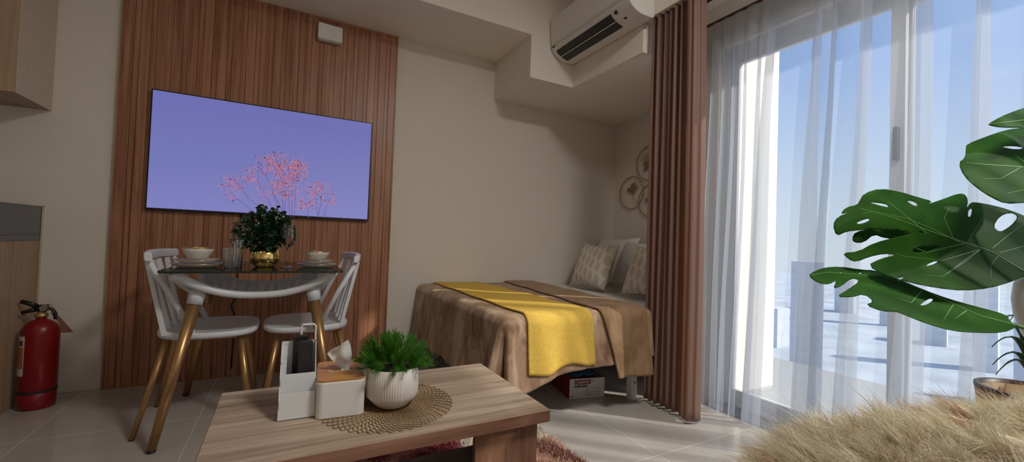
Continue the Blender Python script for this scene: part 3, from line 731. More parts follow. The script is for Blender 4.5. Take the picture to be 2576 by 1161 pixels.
# organiser with remotes
t = thing('remote_organiser', 'white stepped desk organiser holding two black remotes', 'organiser', (.0475, 1.275, CT+.0003), math.radians(-1.5))
w = .044; th = .0022
side = [(-.002, -.010), (.135, -.010), (.135, .20), (.110, .20), (.105, .165), (.012, .145), (.008, .13)]
side = [(0, 0), (.128, 0), (.128, .178), (.098, .178), (.010, .030)]
for s in (-1, 1):
    MB().prism([(0, 0), (.128, 0), (.128, .182), (.10, .182), (.0, .024)], s*w-th/2, s*w+th/2, 'x').build('side_panel', 'white', t, bevel=.0006)
for (yy, zt, xl) in ((.001, .070, 1), (.034, .112, 1), (.066, .142, .15), (.097, .176, .15), (.126, .182, 1)):
    MB().box(-w+.0013, -w+.0013+(2*w-.0026)*xl if xl < 1 else w-.0013, yy, yy+.002, .004, zt).build('divider', 'white', t)
MB().box(-w+.0013, w-.0013, .0, .128, .002, .0038).build('base', 'white', t)
m = MB().tube([( .004, .127, .182), (.004, .127, .222), (.008, .127, .228), (.038, .127, .228), (.0425, .127, .222), (.0425, .127, .182)], .003, 6, flat=1.6); m.build('back_loop', 'white', t)
r1 = thing('remote_control', 'long black remote control at the front of the white organiser', 'remote', (.0655, 1.329, CT+.006))
MB().box(-.0185, .0185, 0, .016, 0, .188, Matrix.Rotation(-.06, 4, 'X')).build('body', 'black', r1, bevel=.003)
m = MB()
for i in range(7):
    for j in range(3): m.lathe([(.0035, 0), (.003, .0012)], 10, (0, 0, 0)) if False else m.box(-.0135+j*.010, -.0075+j*.010, -.0012, .0, .05+i*.017, .058+i*.017, Matrix.Rotation(-.06, 4, 'X'))
m.build('buttons', 'dark', r1)
r2 = thing('remote_control', 'shorter black remote control behind the long one in the organiser', 'remote', (.054, 1.377, CT+.006))
MB().box(-.02, .02, 0, .014, 0, .195, Matrix.Rotation(-.03, 4, 'X')).build('body', 'black', r2, bevel=.003)
MB().box(-.012, .012, -.001, 0, .15, .18, Matrix.Rotation(-.03, 4, 'X')).build('display', 'dark', r2)

# ------------------------------------------------------------------ bed
t = thing('bed_frame', 'white metal bed frame under the brown blanket', 'bed', (0, 0, 0))
m = MB().box(.98, 2.74, 1.80, 1.84, .255, .295).box(.98, 2.74, 3.02, 3.06, .255, .295)
for x in (.98, 1.78, 2.70): m.box(x, x+.04, 1.841, 3.019, .255, .295)
m.build('rails', 'white', t, bevel=.002)
for x in (1.0, 1.775, 2.695):
    for y in (1.80, 3.02):
        MB().box(x, x+.043, y, y+.04, 0.0, .254).build('leg', 'white', t, bevel=.002)
MB().tube([(1.62, 1.93, .25), (1.79, 1.835, .16)], .006, 8).build('brace', 'white', t)
MB().lathe([(.004, -.001), (.004, .0015)], 10).build('leg_hole_disc', 'dark', t, loc=(1.800, 1.799, .10)).rotation_euler = (PI/2, 0, 0)  # dark disc drawn in place of the shaded hole in the leg
t = thing('mattress', 'white sheeted mattress at the head end of the bed', 'mattress', (0, 0, 0))
MB().prism(rrect(2.75-.985, 3.075-1.80, .05, 6, (2.75+.985)/2, (3.075+1.80)/2), .297, .520).build('body', 'sheet', t, bevel=.035, seg=4, smooth=True)
# blanket
BX0, BX1, BY0, BY1, BZ = .925, 1.60, 1.735, 3.085, .540
def drape_pt(sx, sy, hem_front, z0=BZ, off=0, wave=1.0, r=.05, bx0=BX0, corner=True):
    """sx: distance in from the foot edge (negative = hanging over the foot); sy: the same from the front edge"""
    x = bx0+sx if sx >= 0 else bx0; y = BY0+sy if sy >= 0 else BY0; z = z0
    dx = max(0, -sx); dy = max(0, -sy)
    d = math.hypot(dx, dy)
    if d > 0:
        nx, ny = (-dx/d, -dy/d)
        if d < r*PI/2:
            a = d/r; hx = r*math.sin(a)-0; hz = r*(1-math.cos(a))
        else: hx = r; hz = r+(d-r*PI/2)
        fl = max(0, hz-r)
        s = sx if dy > dx else sy
        ph = math.atan2(dy, dx) if (dx > 0 and dy > 0) else (PI/2 if dy > 0 else 0)
        wv = wave*fl*((.05 if dy > 0 else .025)*math.sin(s*15+1)+(.03 if dy > 0 else .015)*math.sin(s*31+2.2)+.008*math.sin(s*71))
        if dx > 0 and dy > 0: wv = wave*fl*(.20*math.sin(ph*6-.2)+.05*math.sin(ph*13))
        hx += fl*.10+wv
        hx = max(hx, .012)
        x = x+nx*hx; y = y+ny*hx; z = z0-hz
    else:
        z += .004*math.sin(x*11+y*5)*math.sin(y*9)
    ro = off
    if ro:
        if d > 0:
            a = min(d/r, PI/2); x += (-dx/d)*ro*math.sin(a); y += (-dy/d)*ro*math.sin(a); z += ro*math.cos(a)
        else: z += ro
    return Vector((x, y, z))
def cloth(sx0, sx1, sy0f, sy1, nx, ny, **kw):
    m = MB()
    def fn(u, v):
        sx = sx0+(sx1-sx0)*u; s0 = sy0f(sx) if callable(sy0f) else sy0f
        return drape_pt(sx, s0+(sy1-s0)*v, 0, **kw)
    return m.grid(fn, nx, ny)
t = thing('blanket', 'brown velvet blanket draped over the foot of the bed', 'blanket', (0, 0, 0))
cloth(-.39, .87, lambda s: -.375+.085*max(0, min(1, (s-.08)/.32))+.01*math.sin(s*9), 1.352, 130, 150).build('cover', 'blanket', t, smooth=True, solid=.004)
sy_ = lambda v: -.37+(1.355+.37)*v
def band(u, v): 
    f = max(0, sy_(v)); h_ = max(0, -sy_(v)-.05)
    l0 = .52+.16*f/1.35+.30*h_; r0 = .83+.14*f/1.35+.03*h_
    sx = l0+(r0-l0)*u
    sy = sy_(v)
    sx += -.10*max(0, min(1, -sy/.05))*0
    p = drape_pt(sx, sy, 0, off=.009+.008*math.sin(PI*u)**.5, wave=.9); 
    return p
MB().grid(band, 36, 120).build('turned_back_fold', 'blanket2', t, smooth=True, solid=.006)
yt = cloth(.075, .455, lambda s: -.285+.10*(s-.26)**1+.012*math.sin(s*25), 1.352, 40, 110, off=.010, wave=1.05)
tag(yt.build('throw', 'yellow', smooth=True, solid=.006), 'mustard yellow throw laid across the brown blanket', 'throw')
# pillows
def pillow(nm, label, mat, c, w, h, th, tilt, rz, group=None, fringe=False, roll=0):
    o_ = MB(); N = 26
    def prof(u, v):
        a = (1-abs(2*u-1)**2.6); b = (1-abs(2*v-1)**2.6); return th/2*(max(0, a*b))**.42
    def mk(sg):
        def fn(u, v):
            py = (u-.5)*w*(1-.10*math.sin(PI*v)*1) ; pz = v*h*(1) ; 
            pz = h/2+(pz-h/2)*(1-.10*math.sin(PI*u))
            return (sg*prof(u, v)+.003*math.sin(9*u+5*v), py, pz)
        return fn
    o_.grid(mk(1), N, N); o_.grid(mk(-1), N, N)
    rb = thing(nm, label, 'pillow', c, 0, group); rb.rotation_euler = (roll, tilt, rz)
    o = o_.build('cover', mat, rb, smooth=True)
    if fringe:
        m = MB(); R = random.Random(2)
        for i in range(150):
            s = R.randrange(4); f = R.random()
            y, z = {0: ((f-.5)*w, 0), 1: ((f-.5)*w, h), 2: (-w/2, f*h), 3: (w/2, f*h)}[s]
            if s < 2: z = h/2+(z-h/2)*(1-.10*math.sin(PI*f))
            else: y *= (1-.10*math.sin(PI*f))
            d = Vector((R.uniform(-.5, .5), y*2, (z-h/2)*2)).normalized()*R.uniform(.006, .016)
            m.tube([(0, y*.98, h/2+(z-h/2)*.98), (d.x, y+d.y, z+d.z)], .0015, 4)
        m.build('fringe', 'pillow_fringe', rb, kind='stuff')
    return rb
MT['pillow_fringe'] = M_plain('fringe', (.70, .66, .57, 1), .9)
pillow('pillow', 'leaf patterned cream cushion with fringe nearer the wood panel wall', 'pillow', (2.09, 2.63, .548), .43, .36, .15, .38, -.03, 'patterned cushions', True)
pillow('pillow', 'leaf patterned cream cushion partly hidden by the brown curtain', 'pillow', (2.09, 2.02, .548), .43, .36, .15, .38, .03, 'patterned cushions', True)
pillow('pillow', 'plain ribbed white pillow behind the gap between the patterned cushions', 'ribbed', (2.30, 2.30, .548), .60, .40, .17, .42, .0, 'plain white pillows')
pillow('pillow', 'plain white pillow leaning in the corner, behind the left patterned cushion', 'sheet', (2.44, 2.80, .545), .50, .43, .16, .32, 0, 'plain white pillows')
# box under the bed
t = thing('cardboard_box', 'white and red cardboard carton lying on the floor under the bed', 'box', (1.457, 1.957, 0), math.radians(-11))
MB().box(0, .222, 0, .34, .001, .112).build('carton', 'box_red', t)
fr = MB().box(0.0, .2222, -.0015, -.0002, .001, .1125).build('end_panel', 'box_white', t)
MB().box(.028, .132, -.0022, -.0016, .080, .105).build('red_banner', 'box_red', fr)
TM = lambda x, z: Matrix.Translation((x, -.0026, z)) @ Matrix.Rotation(PI/2, 4, 'X')
text_obj('ARISTON', .0165, 'box_white', fr, TM(.052, .0865), bold=.0006)
m = MB().tube([(.040+.007*math.cos(a), -.0026, .0925+.008*math.sin(a)) for a in np.linspace(0, 2*PI, 17)[:-1]], .0012, 5, closed=True); m.build('emblem', 'box_white', fr)
text_obj('AURES EASY', .0155, 'ink', fr, TM(.027, .0645), bold=.0007)
m = MB()
for (a, b, c, d) in ((.100, .190, .0545, .0555), (.100, .190, .0145, .0155), (.100, .101, .0145, .0555), (.189, .190, .0145, .0555), (.100, .190, .036, .0366), (.100, .150, .029, .0296), (.108, .126, .041, .043), (.108, .140, .021, .023), (.008, .028, .011, .015), (.138, .150, .096, .0975), (.138, .150, .091, .0925)):
    m.box(a, b, -.0022, -.0016, c, d)
m.build('printed_form', 'ink', fr)
bm_ = MB().grid(lambda u, v: (.02+.17*u+.01*math.sin(v*7), .02+.25*v, .1155+.030*math.sin(PI*u)*(.7+.3*math.sin(v*11))*math.sin(PI*min(1, v*1.0+.12))+.004*math.sin(u*17)), 24, 20)
o = bm_.build('folded_cloth', 'blue', smooth=True, solid=.004); o.location = (1.457, 1.957, 0); o.rotation_euler = (0, 0, math.radians(-11))
tag(o, 'crumpled dark blue cloth lying on the carton under the bed', 'cloth')

# wall decor of rings
t = thing('wall_decor', 'gold wire ring wall ornament with ginkgo leaves above the bed', 'wall decoration', (WX-.02, 2.857, 1.36))
def ginkgo(y, z, r, ang, spread, mat, n=9):
    m = MB(); pts = [(y, z)]
    for i in range(n+1):
        a = ang-spread/2+spread*i/n; rr = r*(1+.07*math.cos(i*PI)-.18*(abs(i-n/2) < .6)); pts.append((y+rr*math.cos(a), z+rr*math.sin(a)))
    m.prism(pts, -.002, .001, 'x'); return m
for (y, z, r, la, mt) in ((0, 0, .146, 2.2, 'copper'), (-.205, .245, .150, 1.2, 'copper'), (-.235, -.085, .143, 2.0, 'copper'), (-.47, .1, .15, 1.4, 'copper')):
    rg = MB().tube([(0, y+r*math.cos(a), z+r*math.sin(a)) for a in np.linspace(0, 2*PI, 49)[:-1]], .0045, 8, closed=True).build('ring', 'ring', t, smooth=True)
    if y == 0:
        ginkgo(-.035, -.02, .105, .95, 1.15, 'copper').build('leaf', 'copper', rg)
        m = MB()
        for i in range(12):
            a = 1.75+.95*i/11; m.tube([(0, -.0, -.005), (0, .0+.10*math.cos(a), -.005+.10*math.sin(a))], .0012, 5)
        m.tube([(0, .0+.10*math.cos(a)*(1+.04*math.cos(a*40)), -.005+.10*math.sin(a)) for a in np.linspace(1.75, 2.7, 24)], .0018, 5)
        m.tube([(0, -.01, -.01), (0, -.03, -.06), (0, -.06, -.09), (0, -.11, -.095)], .002, 6)
        m.build('wire_leaf', 'ring', rg)
    else:
        m = MB()
        for i in range(16):
            a = la-.7+1.4*i/15; m.tube([(0, y, z-.02), (0, y+.12*math.cos(a), z-.02+.12*math.sin(a))], .0012, 5)
        m.build('wire_leaf', 'ring', rg); ginkgo(y-.02, z-.02, .09, la-1.3, 1.1, 'copper').build('leaf', 'copper', rg)
for (y, z) in ((0, 0), (-.205, .245)):
    MB().tube([(0, y+.05, z+.137), (.0195, y+.05, z+.137)], .003, 6).build('standoff', 'ring', t)

# ------------------------------------------------------------------ strands (shag, fur)
def strands(root, dirs, length, width, col, segs=4, bend=None, tip_width=.15, wave=0):
    """numpy ribbons merged in one mesh; returns verts, faces, colours"""
    n = len(root); dirs = dirs/np.linalg.norm(dirs, axis=1, keepdims=True)
    rnd = RNG.normal(size=(n, 3)); side = np.cross(dirs, rnd); side /= np.linalg.norm(side, axis=1, keepdims=True)+1e-9
    side2 = np.cross(side, dirs); phase = RNG.uniform(0, 6.28, n)
    V = np.zeros((n, (segs+1)*2, 3)); C = np.ones((n, (segs+1)*2, 4))
    for i in range(segs+1):
        q = i/segs
        c = root+dirs*(length*q)[:, None]
        if bend is not None: c = c+bend*((length*q*q)[:, None])
        if wave: c = c+side2*(wave*q*np.sin(q*5.5+phase))[:, None]
        w = (width*(1-(1-tip_width)*q))[:, None]/2
        V[:, 2*i] = c-side*w; V[:, 2*i+1] = c+side*w
        C[:, 2*i, :3] = C[:, 2*i+1, :3] = col if i < 99 else col
    base = (np.arange(n)*(segs+1)*2)[:, None, None]
    q = np.array([[2*i, 2*i+1, 2*i+3, 2*i+2] for i in range(segs)])[None]
    F = (base+q).reshape(-1, 4)
    return V.reshape(-1, 3), F, C.reshape(-1, 4)
def raw_mesh(name, V, F, C, mat, extra=None):
    if extra is not None:
        ev, ef, ec = extra; F = np.vstack([F, np.asarray(ef)+len(V)]); V = np.vstack([V, ev]); C = np.vstack([C, ec])
    me = bpy.data.meshes.new(name); me.vertices.add(len(V)); me.vertices.foreach_set('co', V.astype(np.float32).ravel())
    me.loops.add(F.size); me.loops.foreach_set('vertex_index', F.astype(np.int32).ravel())
    me.polygons.add(len(F)); me.polygons.foreach_set('loop_start', np.arange(0, F.size, 4, dtype=np.int32)); me.polygons.foreach_set('loop_total', np.full(len(F), 4, dtype=np.int32))
    me.update(calc_edges=True); me.validate()
    at = me.color_attributes.new('Col', 'FLOAT_COLOR', 'POINT'); at.data.foreach_set('color', C.astype(np.float32).ravel())
    me.materials.append(MT[mat]); o = bpy.data.objects.new(name, me); COL.objects.link(o); return o
MT['shag'] = M_attr('shag_pile', .8, .15, .15); MT['fur'] = M_attr('faux_fur', .65, .30, .25)
def rug():
    X0, X1, Y0, Y1 = -.62, 1.075, .55, 1.85
    def sample(n, a, b, c, d): return np.stack([RNG.uniform(a, b, n), RNG.uniform(c, d, n), np.full(n, .010)], 1)
    r = np.vstack([sample(52000, 0, X1, 1.2, Y1), sample(9000, X0, 0, Y0, Y1), sample(9000, 0, X1, Y0, 1.2)])
    x, y = r[:, 0]+RNG.normal(0, .006, len(r)), r[:, 1]+RNG.normal(0, .006, len(r))
    cream = np.array([.78, .72, .60]); pink = np.array([.80, .46, .42]); burg = np.array([.44, .11, .13]); peach = np.array([.74, .50, .40])
    col = np.tile(cream, (len(r), 1))
    bd = .52+.80*(y-1.45)+.02*np.sin(y*40)
    P = (x < bd) & (x > .20-.4*(1.74-y))
    col[P] = pink
    B = P & ((bd-x < .10+.05*np.sin(y*23)) | (y > 1.735+.01*np.sin(x*30)) | (np.sin(x*11+y*17)+.5*np.sin(x*31-y*9) > .95))
    col[B] = burg
    Q = (x > .86) & (y < 1.57+.02*np.sin(x*30)); col[Q] = peach
    Q2 = Q & (np.sin(x*25+y*14) > .4); col[Q2] = np.array([.34, .17, .13])
    L = (x < -.2); col[L & (np.sin(x*9+y*7) > 0)] = pink
    col = col*RNG.uniform(.72, 1.25, (len(r), 1))
    d = RNG.normal(0, .45, (len(r), 3)); d[:, 2] = 1
    V, F, C = strands(r, d, RNG.uniform(.020, .034, len(r)), RNG.uniform(.0022, .0038, len(r)), col, 2, None, .6)
    bx = MB().box(X0, X1, Y0, Y1, .0005, .011)
    o = raw_mesh('shag_rug', V, F, C, 'shag', (np.array(bx.v), np.array(bx.f), np.tile(np.array([[.34, .22, .18, 1.]]), (8, 1))))
    tag(o, 'cream, pink and burgundy shaggy rug lying under the coffee table', 'rug')
rug()
def fur():
    cx, cy, zc, ax, ay, az, rot = 1.020, .01, .35, .50, .45, .230, math.radians(-13)
    ca, sa = math.cos(rot), math.sin(rot)
    def surf(th, ph):
        c, s = np.cos(ph), np.sin(ph); e = .36
        rc = np.abs(c)**e; zz = np.abs(s)**.75
        sq = lambda a: np.sign(a)*np.abs(a)**.6
        X = ax*rc*sq(np.cos(th)); Y = ay*rc*sq(np.sin(th)); Z = az*zz
        Z = Z*(1+.06*np.sin(7*X+1)+.05*np.sin(11*Y+3*X))
        return np.stack([cx+X*ca-Y*sa, cy+X*sa+Y*ca, zc+Z], -1)
    def samp(n):
        th = RNG.uniform(0, 2*PI, n); ph = np.arccos(np.sqrt(RNG.uniform(0, 1, n))**(1/.55))
        ph = np.clip(ph, 0.01, PI/2)
        p = surf(th, ph); e = 1e-3
        a = surf(th+e, ph)-p; b = surf(th, np.clip(ph+e, 0, PI/2+e))-p
        nn = np.cross(a, b); nn /= np.linalg.norm(nn, axis=1, keepdims=True)+1e-12
        flip = ((p-np.array([cx, cy, zc-.1]))*nn).sum(1) < 0; nn[flip] *= -1
        return p, nn
    p, nn = samp(150000)
    k = (p[:, 1] > -.12) & ((p[:, 1] > .05) | (p[:, 2] > .46)); p, nn = p[k][:80000], nn[k][:80000]
    cp, cn = samp(6000); kk = cp[:, 1] > -.16; cp, cn = cp[kk][:1900], cn[kk][:1900]
    comb = np.stack([-.55+.5*np.sin(cp[:, 0]*9), .45+.5*np.sin(cp[:, 1]*13+cp[:, 0]*5), .1*np.ones(len(cp))], 1)
    cd = cn*.75+comb*.75+RNG.normal(0, .55, cp.shape); cd /= np.linalg.norm(cd, axis=1, keepdims=True)
    cl = RNG.uniform(.036, .085, len(cp)); tip = cp+cd*cl[:, None]
    hue = RNG.uniform(0, 1, len(cp))
    idx = np.zeros(len(p), int)
    for s in range(0, len(p), 4000):
        d2 = ((p[s:s+4000, None, :]-cp[None])**2).sum(2); idx[s:s+4000] = d2.argmin(1)
    t_ = tip[idx]+RNG.normal(0, .0065, p.shape); d = t_-p; L = np.linalg.norm(d, axis=1)*RNG.uniform(.75, 1.1, len(p))
    stray = RNG.random(len(p)) < .06; L[stray] *= 1.3; d[stray] += RNG.normal(0, .02, (stray.sum(), 3))
    c1 = np.array([.64, .57, .40]); c2 = np.array([.80, .74, .58]); c3 = np.array([.50, .34, .22])
    h = hue[idx][:, None]; col = c1*(1-h)+c2*h; br = (hue[idx] > .86); col[br] = c3
    col *= RNG.uniform(.8, 1.1, (len(p), 1))
    bend = np.zeros_like(p); bend[:, 2] = -.25; bend += RNG.normal(0, .1, p.shape)
    V, F, C = strands(p-nn*.002, d, L, RNG.uniform(.0007, .0015, len(p)), col, 5, bend, .1, .006)
    nu, nv = 72, 20; th = np.linspace(0, 2*PI, nu, endpoint=False); ph = np.linspace(0, PI/2-.001, nv)
    g = surf(th[None, :].repeat(nv, 0), ph[:, None].repeat(nu, 1)).reshape(-1, 3)
    f = np.array([(j*nu+i, j*nu+(i+1) % nu, (j+1)*nu+(i+1) % nu, (j+1)*nu+i) for j in range(nv-1) for i in range(nu)])
    g[:, :2] = g[:, :2]
    o = raw_mesh('fur_throw', V, F, C, 'fur', (g, f, np.tile(np.array([[.40, .32, .21, 1.]]), (len(g), 1))))
    tag(o, 'fluffy cream faux fur throw covering the seat at lower right', 'fur throw')
    t = thing('ottoman', 'tan upholstered ottoman under the cream fur throw', 'ottoman', (cx, cy, 0), rot)
    MB().prism([(ax*.93*abs(math.cos(a))**.6*math.copysign(1, math.cos(a)), ay*.93*abs(math.sin(a))**.6*math.copysign(1, math.sin(a))) for a in np.linspace(0, 2*PI, 49)[:-1]], .10, .345).build('cushion', 'blanket2', t, bevel=.02)
    for sx in (-1, 1):
        for sy in (-1, 1): MB().tube([(.30*sx, .30*sy, .10), (.31*sx, .31*sy, 0)], [.02, .014], 12).build('leg', 'tanrim', t)
fur()

# ------------------------------------------------------------------ big split leaf plant and palm
def in_poly(p, poly):
    c = False; n = len(poly); x, y = p
    for i in range(n):
        x1, y1 = poly[i]; x2, y2 = poly[i-1]
        if (y1 > y) != (y2 > y) and x < (x2-x1)*(y-y1)/(y2-y1)+x1: c = not c
    return c
def smooth_poly(P, it=2):
    for _ in range(it):
        Q = []; n = len(P)
        for i in range(n):
            a, b = P[i], P[(i+1) % n]
            Q += [(a[0]*.75+b[0]*.25, a[1]*.75+b[1]*.25), (a[0]*.25+b[0]*.75, a[1]*.25+b[1]*.75)]
        P = Q
    return P
def leaf_blade(parent, outline, holes, mid, veins, org, ex, ey, L, curl, step=9):
    t0, tx, ty, uc, vc = org
    """outline in leaf units (zoomed-drawing units); org + ex*u + ey*v gives the blade plane in the room; curl(u,v) lifts it along the normal"""
    out = smooth_poly(outline, 1); hs = [smooth_poly(h, 1) for h in holes]
    vs = []; ed = []
    for loop in [out]+hs:
        o = len(vs); vs += [Vector(p) for p in loop]; ed += [(o+i, o+(i+1) % len(loop)) for i in range(len(loop))]
    xs = [p[0] for p in out]; ys = [p[1] for p in out]; R = random.Random(1)
    x = min(xs)
    while x < max(xs):
        y = min(ys)
        while y < max(ys):
            q = (x+R.uniform(-2, 2), y+R.uniform(-2, 2))
            if in_poly(q, out) and not any(in_poly(q, h) for h in hs): vs.append(Vector(q))
            y += step
        x += step
    r = delaunay_2d_cdt(vs, ed, [], 0, 1e-5)
    PV = r[0]
    def P3(u, v): return W(2000+u/1.507, 230+v/1.507, t0+tx*(u-uc)+ty*(v-vc)-curl(u, v))
    F = []
    for f in r[2]:
        c = (sum(PV[i].x for i in f)/len(f), sum(PV[i].y for i in f)/len(f))
        if in_poly(c, out) and not any(in_poly(c, h) for h in hs): F.append(tuple(f))
    m = MB(); m.add([P3(p.x, p.y) for p in PV], F)
    b = m.build('leaf_blade', 'mon', parent, smooth=True, solid=.0012)
    m = MB()
    for k, line in enumerate([mid]+veins):
        pts = []
        for i in range(len(line)-1):
            for q in np.linspace(0, 1, 6)[:-1]: pts.append((line[i][0]*(1-q)+line[i+1][0]*q, line[i][1]*(1-q)+line[i+1][1]*q))
        pts.append(line[-1])
        w = .0030 if k == 0 else .0016
        m.tube([P3(*p) for p in pts], [w*(1-.7*i/len(pts)) for i in range(len(pts))], 6)
    m.build('veins', 'monv', b, smooth=True)
    return P3
MP = Vector((1.80, -.02, 0))
mon = thing('monstera_plant', 'large green split leaf plant reaching in from the right', 'plant', MP)
def W(px, py, t): return at_depth(px, py, t)-MP
def plane(t, tx, ty, uc, vc): return (t, tx, ty, uc, vc), 0, 0
# leaf A: the widest leaf
o, ex, ey = plane(1.08, .00012, -.0005, 600, 570)
oA = [(905, 690), (868, 700), (830, 718), (740, 745), (640, 755), (540, 745), (440, 725), (350, 700), (272, 659), (325, 632), (387, 619), (340, 614), (285, 625), (232, 646), (205, 637), (178, 611), (240, 606), (300, 572), (400, 548), (448, 538),
      (400, 524), (330, 521), (250, 525), (195, 530), (157, 549), (143, 505), (160, 475), (205, 458), (172, 465), (190, 440), (236, 429), (243, 416), (262, 385), (322, 367), (400, 380), (470, 402), (522, 416), (500, 428), (560, 408), (612, 388), (642, 387), (656, 410), (650, 445), (664, 420), (690, 420), (745, 430), (805, 446), (868, 470), (960, 520), (1000, 600), (960, 660)]
hA = [[(232, 496), (275, 480), (285, 486), (262, 498), (238, 503)], [(275, 418), (345, 425), (358, 440), (320, 432)], [(422, 414), (440, 413), (464, 424), (462, 436), (440, 428)], [(655, 452), (672, 440), (668, 470), (656, 478)], [(750, 512), (775, 473), (815, 458), (845, 470), (835, 492), (805, 518), (775, 533)],
      [(490, 663), (520, 645), (545, 641), (525, 655)], [(440, 600), (470, 586), (545, 584), (552, 588), (500, 605), (455, 612)], [(385, 708), (415, 700), (400, 715)], [(470, 528), (492, 530), (485, 538), (472, 536)]]
vA = [[(700, 598), (560, 640), (420, 625), (330, 600)], [(700, 598), (640, 640), (540, 715)], [(700, 600), (650, 640), (560, 700), (440, 690)], [(620, 570), (520, 520), (420, 480), (300, 455), (200, 470)], [(600, 560), (565, 480), (590, 430)], [(650, 575), (690, 510), (730, 450)], [(740, 600), (800, 550), (868, 500)], [(760, 615), (868, 585), (930, 580)], [(500, 540), (420, 470), (330, 400)], [(770, 620), (740, 660), (745, 720)], [(640, 575), (500, 610), (430, 580)]]
leaf_blade(mon, oA, hA, [(880, 690), (740, 605), (620, 565), (500, 525), (380, 480), (240, 440)], vA, o, ex, ey, 1, lambda u, v: -.035*((u-600)/450)**2+.010*math.sin((v-420)/45)-.00022*abs(v-(560+.45*(u-600)))*.6)
# leaf behind A
o, ex, ey = plane(1.16, .00012, -.0006, 450, 560)
leaf_blade(mon, [(215, 560), (228, 530), (300, 520), (480, 515), (620, 560), (600, 640), (440, 625), (420, 560), (340, 556), (300, 540), (262, 572), (228, 573)], [], [(610, 590), (450, 560), (320, 540)], [], o, ex, ey, 1, lambda u, v: .02*math.sin(u/150))
# leaf B: low leaf seen edge on
o, ex, ey = plane(1.00, .0001, -.0009, 450, 790)
oB = [(48, 697), (75, 680), (110, 667), (170, 663), (250, 675), (300, 677), (340, 690), (400, 714), (480, 748), (580, 785), (680, 813), (770, 836), (808, 852), (812, 868), (845, 890), (790, 914), (690, 914), (600, 908), (500, 880), (400, 840), (385, 834), (330, 833), (266, 808), (300, 795), (262, 766), (215, 780), (155, 777), (200, 750), (248, 716), (215, 706), (175, 738), (143, 747), (160, 712), (130, 731), (90, 727)]
hB = [[(470, 812), (490, 795), (512, 783), (527, 787), (500, 808)], [(165, 686), (175, 683), (178, 690)], [(238, 688), (252, 685), (250, 692)]]
leaf_blade(mon, oB, hB, [(845, 888), (700, 850), (500, 760), (330, 700), (130, 685), (55, 696)], [[(600, 805), (560, 870)], [(480, 755), (440, 800), (380, 780)], [(650, 830), (600, 865)], [(330, 700), (250, 700), (180, 700)]], o, ex, ey, 1, lambda u, v: .012*math.sin(u/120)-.00012*abs(v-770))
# leaf C: top right leaf
o, ex, ey = plane(1.04, .0002, -.0007, 850, 280)
oC = [(650, 200), (720, 172), (800, 145), (868, 137), (960, 150), (1050, 200), (1090, 290), (1040, 380), (950, 420), (868, 421), (800, 426), (745, 402), (690, 366), (640, 320), (619, 270), (646, 250), (648, 215)]
leaf_blade(mon, oC, [[(775, 209), (830, 206), (872, 213), (840, 221)], [(940, 230), (1000, 240), (985, 260), (945, 245)]], [(1060, 330), (900, 290), (760, 280), (650, 270)], [[(900, 290), (800, 215), (720, 205)], [(950, 300), (880, 370), (780, 390)], [(860, 285), (780, 330), (700, 330)]], o, ex, ey, 1, lambda u, v: -.02*((u-850)/250)**2-.0002*abs(v-280))
o, ex, ey = plane(1.05, .0002, -.0008, 850, 110)
leaf_blade(mon, [(727, 125), (780, 95), (830, 75), (890, 55), (980, 70), (1060, 130), (1060, 200), (980, 160), (868, 137), (800, 137), (760, 134)], [], [(1050, 160), (900, 105), (735, 124)], [], o, ex, ey, 1, lambda u, v: .01*math.sin(u/80))
MB().lathe([(.10, 0), (.125, .01), (.15, .30), (.152, .34), (.14, .345), (.135, .30), (.001, .29)], 40).build('pot', 'potwhite', mon, smooth=True)
def stalk(p3, lift=.25):
    b = Vector((random.uniform(-.03, .03), random.uniform(-.03, .03), .30)); mid_ = Vector((b.x*.6+p3.x*.25, b.y*.6+p3.y*.25, max(p3.z, .7)*.8+.05))
    MB().tube([b*(1-q)**2+mid_*2*q*(1-q)+p3*q*q for q in np.linspace(0, 1, 16)], [.008-.004*q for q in np.linspace(0, 1, 16)], 8).build('stem', 'monv', mon, smooth=True)
for (px, py, t_) in ((2000+880/1.507, 230+690/1.507, 1.01), (2000+845/1.507, 230+888/1.507, .91), (2000+1060/1.507, 230+330/1.507, 1.06), (2000+1050/1.507, 230+160/1.507, 1.03), (2000+610/1.507, 230+590/1.507, 1.16)):
    stalk(W(px, py, t_))
